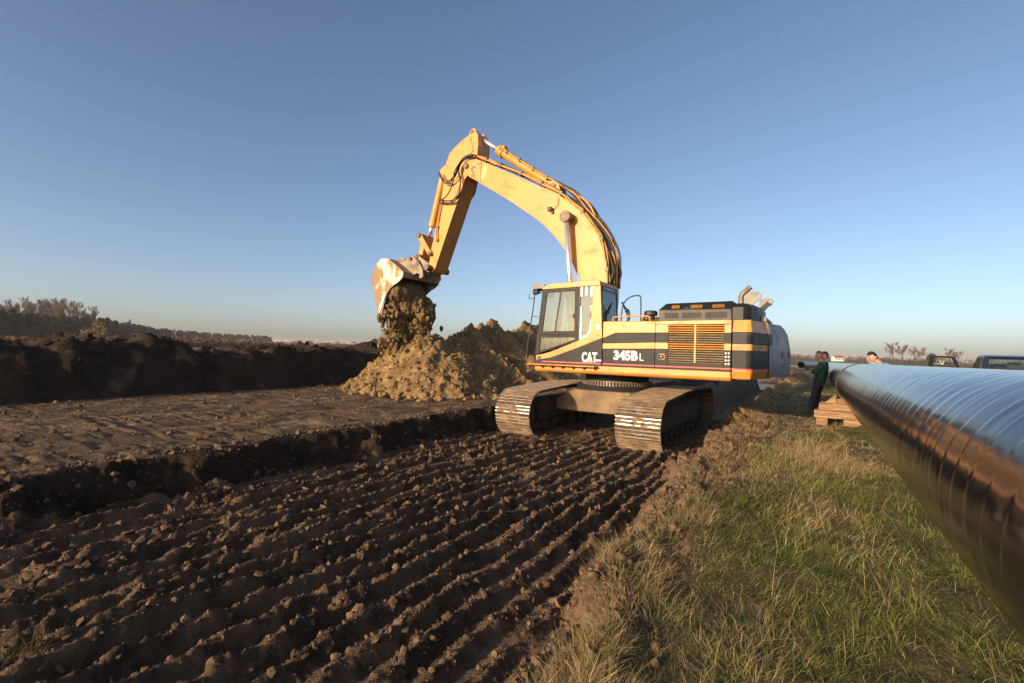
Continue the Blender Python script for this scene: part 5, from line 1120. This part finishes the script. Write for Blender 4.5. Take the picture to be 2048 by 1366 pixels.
def person(base, fdir, J, cloth, label, hair='hair', look=0.0, boots=True):
    """J: joint -> (forward, left, up) in metres from the base point"""
    f = Vector((math.cos(fdir), math.sin(fdir), 0)); l = Vector((-f.y, f.x, 0)); B = Vector(base)
    t = tag(empty('person', base), label, 'person'); P = {k: (f * v[0] + l * v[1] + Vector((0, 0, v[2]))) for k, v in J.items()}
    rad = lambda k: RAD.get(k, RAD.get(k[:-1], .05))
    body = skin_mesh({k: (P[k], rad(k) * (.68 if k[:2] in ('pe', 'wa', 'ch', 'sh', 'el', 'hi', 'kn', 'an', 'to') else 1)) for k in P}, LIMB, 'pelvis')
    # nose, ears, fingers joined to the body
    q = MB(); q.v = [tuple(v.co) for v in body.vertices]; q.f = [tuple(p.vertices) for p in body.polygons]; q.m = [0] * len(q.f)
    lf = fdir + look; hf = Vector((math.cos(lf), math.sin(lf), 0)); hl = Vector((-hf.y, hf.x, 0)); H = P['head']; up = (P['crown'] - P['jaw']).normalized(); hf = (hf - up * hf.dot(up)).normalized()
    def at(a, b_, c): return H + hf * a + hl * b_ + up * c
    q.ell(at(.015, 0, -.01), (.088, .078, .115), 14, 10); q.tube([at(.085, 0, .02), at(.112, 0, -.03), at(.088, 0, -.035)], [.011, .018, .012], 6)
    for e in (-1, 1): q.ell(at(-.005, e * .082, -.01), (.022, .012, .032), 8, 6)
    for s_ in 'LR':
        d = (P['pa' + s_] - P['wr' + s_]); d = d.normalized() if d.length > 1e-4 else f; sd = d.cross(Vector((0, 0, 1))); sd = sd.normalized() if sd.length > 1e-3 else l; nn = sd.cross(d)
        for k in range(4):
            o_ = sd * (.018 * (k - 1.5)); L_ = (.075, .088, .082, .064)[k]; b_ = P['pa' + s_] + d * .01 + o_; q.tube([b_, b_ + d * L_ * .5, b_ + d * L_ * .8 - nn * L_ * .35], [.0095, .009, .007], 6)
        b_ = P['wr' + s_] + d * .03; q.tube([b_, b_ + d * .03 + sd * .04, b_ + d * .065 + sd * .045], [.012, .011, .008], 6)
    me = q.mesh('body'); smooth(me); bo = link('body', me, 'skin', t)
    for e in (-1, 1):
        g = MB(); g.ell(at(.088, e * .032, .018), (.012, .012, .009), 8, 6); me = g.mesh('eye'); smooth(me); link('eye', me, 'eye', bo)
    g = MB(); g.box(-.002, .002, -.022, .022, -.004, .004); me = g.mesh('mouth'); mo = link('mouth', me, 'pin', bo)
    ctr = at(.098, 0, -.062); mo.matrix_local = Matrix(((hf.x, hl.x, up.x, ctr.x), (hf.y, hl.y, up.y, ctr.y), (hf.z, hl.z, up.z, ctr.z), (0, 0, 0, 1)))
    g = MB(); g.ell((0, 0, 0), (1, 1, 1), 18, 12); V = np.array(g.v); nz = 1 + .08 * fbm3(V[:, 0] * 4, V[:, 1] * 4, V[:, 2] * 4, 2, 5)
    keep = [fc for fc in g.f if not (np.mean([V[i][0] for i in fc]) > .25 and np.mean([V[i][2] for i in fc]) < .42) and np.mean([V[i][2] for i in fc]) > -.62]
    g.f = keep; g.m = [0] * len(keep); g.v = [tuple(at(-.004 + a * .101 * k_, b_ * .092 * k_, .012 + c * .121 * k_)) for (a, b_, c), k_ in zip(V, nz)]
    me = g.mesh('hair'); smooth(me); link('hair', me, hair, bo)
    def garment(nm, ks, es, root, extra, m, over={}):
        me = skin_mesh({k: (P[k] if k not in over else over[k][0], (rad(k) + extra) if k not in over else over[k][1]) for k in ks}, es, root); link(nm, me, m, t)
    up_ = ['pelvis', 'waist', 'chest', 'neck'] + [a + s_ for s_ in 'LR' for a in ('sh', 'el', 'wr')]
    ov = {'neck': (P['chest'].lerp(P['neck'], .72), .066), 'pelvis': (P['pelvis'], .142)}
    P['hem'] = P['pelvis'].lerp((P['hipL'] + P['hipR']) * .5, 1.0) - Vector((0, 0, .02)); P['belt'] = P['pelvis'].lerp(P['waist'], .7); ov['hem'] = (P['hem'], (.15, .135)); up_ = up_ + ['hem']
    for s_ in 'LR': ov['wr' + s_] = (P['el' + s_].lerp(P['wr' + s_], .9), .045)
    garment('jacket', up_, [(a, b_) for a, b_ in LIMB if a in up_ and b_ in up_] + [('pelvis', 'hem')], 'pelvis', .022, cloth[0], ov)
    lo_ = ['belt', 'pelvis'] + [a + s_ for s_ in 'LR' for a in ('hip', 'kn', 'an')]
    garment('trousers', lo_, [(a, b_) for a, b_ in LIMB if a in lo_ and b_ in lo_] + [('belt', 'pelvis')], 'pelvis', .02, cloth[1], {'pelvis': (P['pelvis'] - Vector((0, 0, .03)), .135), 'belt': (P['belt'], .12)})
    for s_ in 'LR':
        me = skin_mesh({'a': (P['an' + s_] + Vector((0, 0, .06)), .058), 'b': (P['an' + s_] - Vector((0, 0, .02)), .058), 'c': (P['an' + s_].lerp(P['toe' + s_], .6) - Vector((0, 0, .015)), .05), 'd': (P['toe' + s_], .04)}, [('a', 'b'), ('b', 'c'), ('c', 'd')], 'b'); link('boot', me, 'boot', t)
    return t
def leaning(dx=0.0, hb=0.0):
    return dict(anL=(.02, .10, .085), anR=(-.08, -.12, .085), toeL=(.19, .13, .045), toeR=(.09, -.14, .045), knL=(-.05, .11, .49), knR=(-.11, -.11, .49), hipL=(-.16, .095, .89), hipR=(-.17, -.095, .89),
    pelvis=(-.175 - dx, 0, .96), waist=(-.205 - dx, 0, 1.12), chest=(-.25 - dx, 0, 1.34), neck=(-.225 - dx - hb, 0, 1.50), jaw=(-.19 - dx - hb, 0, 1.565), head=(-.18 - dx - hb, 0, 1.645), crown=(-.175 - dx - hb, 0, 1.70),
    shL=(-.25 - dx, .19, 1.41), shR=(-.25 - dx, -.19, 1.41), elL=(-.09 - dx, .25, 1.15), elR=(-.09 - dx, -.25, 1.15), wrL=(-.0 - dx, .04, 1.20), wrR=(-.01 - dx, -.02, 1.25), paL=(-.01 - dx, -.06, 1.23), paR=(-.03 - dx, .08, 1.27))
person((-.19, 16.05, .36), math.pi, leaning(), ('green_cloth', 'navy_cloth'), 'person in a green jacket and dark trousers leaning back on the pipe with folded arms', 'hair', .75)
person((-.14, 17.1, .36), math.pi, leaning(.03, .06), ('green_cloth', 'navy_cloth'), 'dark haired person mostly hidden behind the one in the green jacket', 'hairdark', .5)
person((1.60, 14.5, .40), math.pi, dict(
    anL=(-.05, .12, .085), anR=(-.05, -.12, .085), toeL=(.12, .14, .045), toeR=(.12, -.14, .045), knL=(-.02, .11, .50), knR=(-.02, -.11, .50), hipL=(-.02, .095, .92), hipR=(-.02, -.095, .92),
    pelvis=(-.02, 0, .99), waist=(.05, 0, 1.14), chest=(.24, 0, 1.33), neck=(.40, 0, 1.46), jaw=(.48, .01, 1.52), head=(.53, .02, 1.60), crown=(.555, .03, 1.66),
    shL=(.27, .20, 1.38), shR=(.27, -.20, 1.38), elL=(.52, .30, 1.40), elR=(.50, -.32, 1.42), wrL=(.62, .12, 1.50), wrR=(.58, -.13, 1.60), paL=(.61, .07, 1.56), paR=(.57, -.09, 1.65)),
    ('blue_cloth', 'navy_cloth'), 'person in pale blue bent over the far side of the pipe, hand at the face', 'hairdark', .6)

# ================================================================== car behind the pipe
CR = Thing('parked_car', (3.99, 15.39, .33), 'dark blue tall car behind the pipe with its front door open', 'car', local=True, rz=R(-7.5))
b = MB(); b.prism([(0.0, .45), (.0, .8), (.04, 1.06), (3.25, 1.10), (3.6, 1.06), (4.3, .97), (4.42, .75), (4.42, .45), (4.3, .33), (.1, .33)], -.86, .86, ax='x'); cb = CR.part('body', b, 'carpaint', bevel=.06, seg=3)
b = MB(); b.prism([(.22, 1.70), (.30, 1.755), (.55, 1.79), (1.4, 1.80), (2.15, 1.785), (2.5, 1.73), (2.5, 1.70)], -.71, .71, ax='x'); CR.part('roof', b, 'carpaint', bevel=.035, seg=3)
for sx in (-1, 1):
    for (p, q_, r_, m) in (((.83, .06, 1.04), (.68, .27, 1.74), .06, 'carpaint'), ((.83, 1.15, 1.06), (.69, 1.2, 1.75), .04, 'carblack'), ((.83, 2.08, 1.08), (.69, 2.0, 1.75), .04, 'carblack'), ((.82, 3.22, 1.07), (.66, 2.46, 1.74), .045, 'carpaint')):
        b = MB(); b.tube([(p[0] * sx, p[1], p[2]), (q_[0] * sx, q_[1], q_[2])], r_, 6); CR.part('pillar', b, m, bevel=.01)
    for y0, y1, y2, y3 in ((.14, 1.12, 1.18, .30), (1.2, 2.05, 1.98, 1.24)) + (((2.12, 3.1, 2.42, 2.03),) if sx > 0 else ()):
        b = MB(); b.add([(.84 * sx, y0, 1.07), (.84 * sx, y1, 1.08), (.70 * sx, y2, 1.72), (.70 * sx, y3, 1.72)], [(0, 1, 2, 3)]); CR.part('side_window', b, 'carglass')
    b = MB(); b.box(.78 * sx - .06, .78 * sx + .06, -.03, .04, .62, .98); CR.part('tail_lamp', b, 'taillamp', bevel=.02)
    for y in (.85, 3.45):
        b = MB(); b.cyl((sx * .68, y, .33), (sx * .88, y, .33), .33, 26); wh = CR.part('wheel', b, 'rubber', bevel=.04)
        b = MB(); b.cyl((sx * .865, y, .33), (sx * .89, y, .33), .20, 20); CR.part('rim', b, 'rim', wh)
b = MB(); b.add([(-.76, .045, 1.10), (.76, .045, 1.10), (.64, .255, 1.69), (-.64, .255, 1.69)], [(0, 1, 2, 3)]); CR.part('rear_window', b, 'carglass')
b = MB(); b.add([(-.78, 3.2, 1.1), (.78, 3.2, 1.1), (.64, 2.5, 1.70), (-.64, 2.5, 1.70)], [(0, 1, 2, 3)]); CR.part('windscreen', b, 'carglass')
b = MB(); b.box(-.84, .84, -.06, .05, .42, .60); CR.part('bumper', b, 'carblack', bevel=.03)
for x in (-.38, .38):
    for y in (1.15, 2.0):
        b = MB(); b.box(x - .24, x + .24, y, y + .14, .75, 1.38); b.box(x - .13, x + .13, y + .02, y + .12, 1.40, 1.58); CR.part('seat', b, 'seatcloth', bevel=.05, seg=3)
b = MB(); b.box(-.13, .13, 2.5, 2.53, 1.56, 1.63); CR.part('rear_view_mirror', b, 'carblack', bevel=.01)
b = MB(); b.prism([(-1.06, 1.16), (-.88, 1.16), (-.88, 1.30), (-1.06, 1.28)], 2.98, 3.06); mr = CR.part('side_mirror', b, 'white', bevel=.02)
b = MB(); b.box(-1.05, -.89, 2.972, 2.979, 1.175, 1.275); CR.part('mirror_glass', b, 'mirrorglass', mr)
# front door standing open
DA = R(52); hx, hy = -.87, 3.10
def dpt(u, z, o_=0.0): return (hx - math.sin(DA) * u - math.cos(DA) * o_, hy - math.cos(DA) * u + math.sin(DA) * o_, z)
def door_prism(mb, poly, th):
    n = len(poly); mb.add([dpt(u, z, 0) for u, z in poly] + [dpt(u, z, th) for u, z in poly], [tuple(range(n)), tuple(range(2 * n - 1, n - 1, -1))] + [(i, n + i, n + (i + 1) % n, (i + 1) % n) for i in range(n)])
b = MB(); door_prism(b, [(0, .42), (1.05, .42), (1.08, 1.06), (0, 1.06)], .09); dp = CR.part('front_door', b, 'carpaint', bevel=.02)
for poly in ([(.98, 1.06), (1.08, 1.06), (1.0, 1.76), (.91, 1.76)], [(.36, 1.70), (.91, 1.72), (.91, 1.77), (.33, 1.75)], [(.0, 1.06), (.06, 1.06), (.38, 1.70), (.33, 1.75)]):
    b = MB(); door_prism(b, poly, .05); CR.part('window_frame', b, 'carblack', dp, bevel=.006)
b = MB(); b.add([dpt(.06, 1.07, .02), dpt(.98, 1.07, .02), dpt(.915, 1.71, .02), dpt(.38, 1.69, .02)], [(0, 1, 2, 3)]); CR.part('window_pane', b, 'carglass', dp)
b = MB(); door_prism(b, [(.85, .90), (1.0, .90), (1.0, .93), (.85, .93)], -.03); CR.part('door_handle', b, 'carblack', dp)

# ================================================================== grass
def blades(name, x, y, z, L, wd, lean, az, col0, col1, label, m='grass', K=3):
    n = len(x); t = np.linspace(0, 1, K + 1); T_ = t[None, :]
    hx_ = np.cos(az)[:, None]; hy_ = np.sin(az)[:, None]; le = lean[:, None]; L_ = L[:, None]
    out = L_ * (le * T_ ** 1.6); upz = L_ * (T_ * (1 - .32 * le * T_)) * np.sqrt(np.clip(1 - (le * .82) ** 2, .04, 1))
    cxp = x[:, None] + hx_ * out; cyp = y[:, None] + hy_ * out; czp = z[:, None] + upz - .01
    sa = rng.uniform(0, np.pi, n)[:, None]; wx = np.cos(sa) * wd[:, None] * .5 * (1 - T_ ** 1.5 * .85); wy = np.sin(sa) * wd[:, None] * .5 * (1 - T_ ** 1.5 * .85)
    A = np.stack([cxp - wx, cyp - wy, czp], -1); Bv = np.stack([cxp + wx, cyp + wy, czp], -1)
    V = np.stack([A, Bv], 2).reshape(n, (K + 1) * 2, 3)
    base = (np.arange(n) * (K + 1) * 2)[:, None]
    Q = np.concatenate([base + np.array([2 * k, 2 * k + 1, 2 * k + 3, 2 * k + 2])[None] for k in range(K)], 1).reshape(-1, 4)
    me = npmesh(name, V.reshape(-1, 3), Q, True)
    C = col0[:, None, :] * (1 - T_[..., None]) + col1[:, None, :] * T_[..., None]; C = np.repeat(C, 2, axis=1).reshape(-1, 3); C = np.concatenate([C, np.ones((len(C), 1))], 1)
    at_ = me.color_attributes.new('col', 'FLOAT_COLOR', 'POINT'); at_.data.foreach_set('color', C.astype(np.float32).ravel())
    return tag(link(name, me, m), label, 'grass', kind='stuff')
def grass_at(n, x0, x1, y0, y1, near):
    u = rng.random(n)
    y = y0 * (y1 / y0) ** u if near else y0 + (y1 - y0) * u
    x = x0 + (x1 - x0) * rng.random(n)
    return x, y
GREEN = np.array([.095, .140, .026]); LIME = np.array([.19, .21, .042]); TAN = np.array([.46, .335, .165]); RUST = np.array([.28, .175, .085]); DRY = np.array([.35, .265, .13])
def col_mix(pg, n):
    r = rng.random(n); g = (rng.random(n) < pg)[:, None]; k = rng.random((n, 1)); k2 = rng.random((n, 1))
    gc = GREEN * (1 - k) + LIME * k; dc = np.where(k2 < .5, TAN, np.where(k2 < .78, DRY, RUST)) * (.7 + .5 * k)
    return np.where(g, gc, dc)
def greenness(x, y):
    nz = fbm2(x * 1.1 + 3, y * .55, 3, 201)
    g = .66 + 1.15 * nz
    g += .30 * np.exp(-((x - .1) / .55) ** 2 - ((y - 4.6) / 1.6) ** 2) + .12 * np.exp(-((y - 2.2) / .9) ** 2)
    g -= .62 * sst(-.45, -1.15, x) + .75 * np.exp(-((x + .05) / .6) ** 2 - ((y - 9.0) / 3.0) ** 2)
    g -= .25 * sst(10, 14, y) * (1 - sst(15, 20, y))
    return np.clip(g, .06, .93)
def bare(x, y): return .8 * sst(.26, .46, fbm2(x * 1.9, y * 1.2, 3, 211)) * sst(-.55, -1.2, x)
sets = [(190000, .9, 9.0, -1.9, 1.5, 1.0), (42000, 8.0, 26.0, -1.9, 1.2, 2.2), (9000, 24.0, 60.0, -2.2, 4.0, 5.0)]
for si, (n, y0, y1, xa, xb_, wmul) in enumerate(sets):
    x, y = grass_at(n, xa, xb_, y0, y1, True)
    keep = (x > edge_r(y) - .06 - .10 * rng.random(n)) & (rng.random(n) > .86 * bare(x, y)) & (rng.random(n) < sst(edge_r(y) - .2, edge_r(y) + .25, x) * .75 + .28)
    cxp, czp = .79 - .008 * y, 0
    x, y = x[keep], y[keep]; n = len(x); z = ground_h(x, y)
    d = np.sqrt(x * x + y * y)
    tall = np.exp(-((x + .02) / .5) ** 2 - ((y - 9.0) / 2.6) ** 2)
    L = (.028 + .055 * rng.random(n) ** 1.8) * (1 + 2.2 * tall) * (.45 + 1.05 * sst(-.35, .45, fbm2(x * 5.5, y * 4.0, 2, 221)))
    rim = np.exp(-((x - edge_r(y) - .25) / .3) ** 2) * sst(-.1, .35, fbm2(x * 1.4, y * 1.0, 2, 223)); L = L * (1 + 1.6 * rim)
    stalk = rng.random(n) < .025; L = np.where(stalk, L * 2.4 + .06, L); L = np.maximum(L, .02)
    wd = (.0019 + .0019 * rng.random(n)) * (1 + .11 * d) * np.where(stalk, .6, 1) * (1 if si == 0 else 1.3 if si == 1 else 2.0)
    swirl = 2.8 * fbm2(x * 1.7, y * 1.2, 3, 231)
    az = .55 + swirl + rng.normal(0, 1.2, n); lean = np.clip(.90 + .28 * rng.normal(0, 1, n), .12, 1.18); lean = np.where(stalk, lean * .75, lean)
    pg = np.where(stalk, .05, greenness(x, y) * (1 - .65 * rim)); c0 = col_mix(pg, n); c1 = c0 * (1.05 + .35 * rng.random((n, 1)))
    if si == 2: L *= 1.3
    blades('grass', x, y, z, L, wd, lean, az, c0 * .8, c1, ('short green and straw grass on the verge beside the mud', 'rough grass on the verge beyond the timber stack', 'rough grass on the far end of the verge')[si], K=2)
# low thatch between the blades
n = 110000; x, y = grass_at(n, -1.8, 1.4, .9, 10.0, True); keep = (x > edge_r(y) - .02) & (rng.random(n) > .8 * bare(x, y)); x, y = x[keep], y[keep]; n = len(x); d = np.sqrt(x * x + y * y)
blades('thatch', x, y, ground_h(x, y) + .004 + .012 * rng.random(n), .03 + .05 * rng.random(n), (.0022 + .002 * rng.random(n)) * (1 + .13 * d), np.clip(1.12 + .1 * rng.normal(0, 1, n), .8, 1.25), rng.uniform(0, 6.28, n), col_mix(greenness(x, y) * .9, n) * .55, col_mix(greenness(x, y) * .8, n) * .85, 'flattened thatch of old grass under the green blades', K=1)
# dry tufts hanging over the cut edge
n = 4200; y = 1.2 * (10 / 1.2) ** rng.random(n); x = edge_r(y) + rng.normal(.02, .09, n); cl = vn2(y * 2.6, x * .5, 241); keep = cl > -.15; x, y = x[keep], y[keep]; n = len(x)
L = .07 + .13 * rng.random(n); d = np.sqrt(x * x + y * y)
blades('edge_grass', x, y, ground_h(x, y), L, (.002 + .002 * rng.random(n)) * (1 + .11 * d), np.clip(.85 + .25 * rng.normal(0, 1, n), .2, 1.25), math.pi * .9 + rng.normal(0, 1.0, n), col_mix(np.full(n, .22), n) * .8, col_mix(np.full(n, .12), n), 'dry straw tufts hanging over the cut edge of the verge')
# a weed tuft at the near corner of the mud
n = 130; x = -3.78 + rng.normal(0, .10, n); y = .90 + rng.normal(0, .06, n)
blades('weed_tuft', x, y, ground_h(x, y), .08 + .12 * rng.random(n), np.full(n, .004), np.clip(.8 + .3 * rng.normal(0, 1, n), .2, 1.2), rng.uniform(0, 6.28, n), col_mix(np.full(n, .5), n) * .3, col_mix(np.full(n, .4), n) * .4, 'small tuft of weeds on the mud at the near corner')

# ================================================================== haze over the fields
hz_ = MB(); hz_.box(-4300, 4300, -1600, 6100, -3.2, 24.5)
hm = bpy.data.materials.new('evening_haze'); hm.use_nodes = True; HN = hm.node_tree.nodes; HN.remove(HN['Principled BSDF'])
hv = HN.new('ShaderNodeVolumePrincipled'); hv.inputs['Color'].default_value = (.96, .89, .92, 1); hv.inputs['Density'].default_value = .00022
hm.node_tree.links.new(hv.outputs[0], HN['Material Output'].inputs['Volume'])
tag(link('haze', hz_.mesh('haze'), hm), kind='stuff')
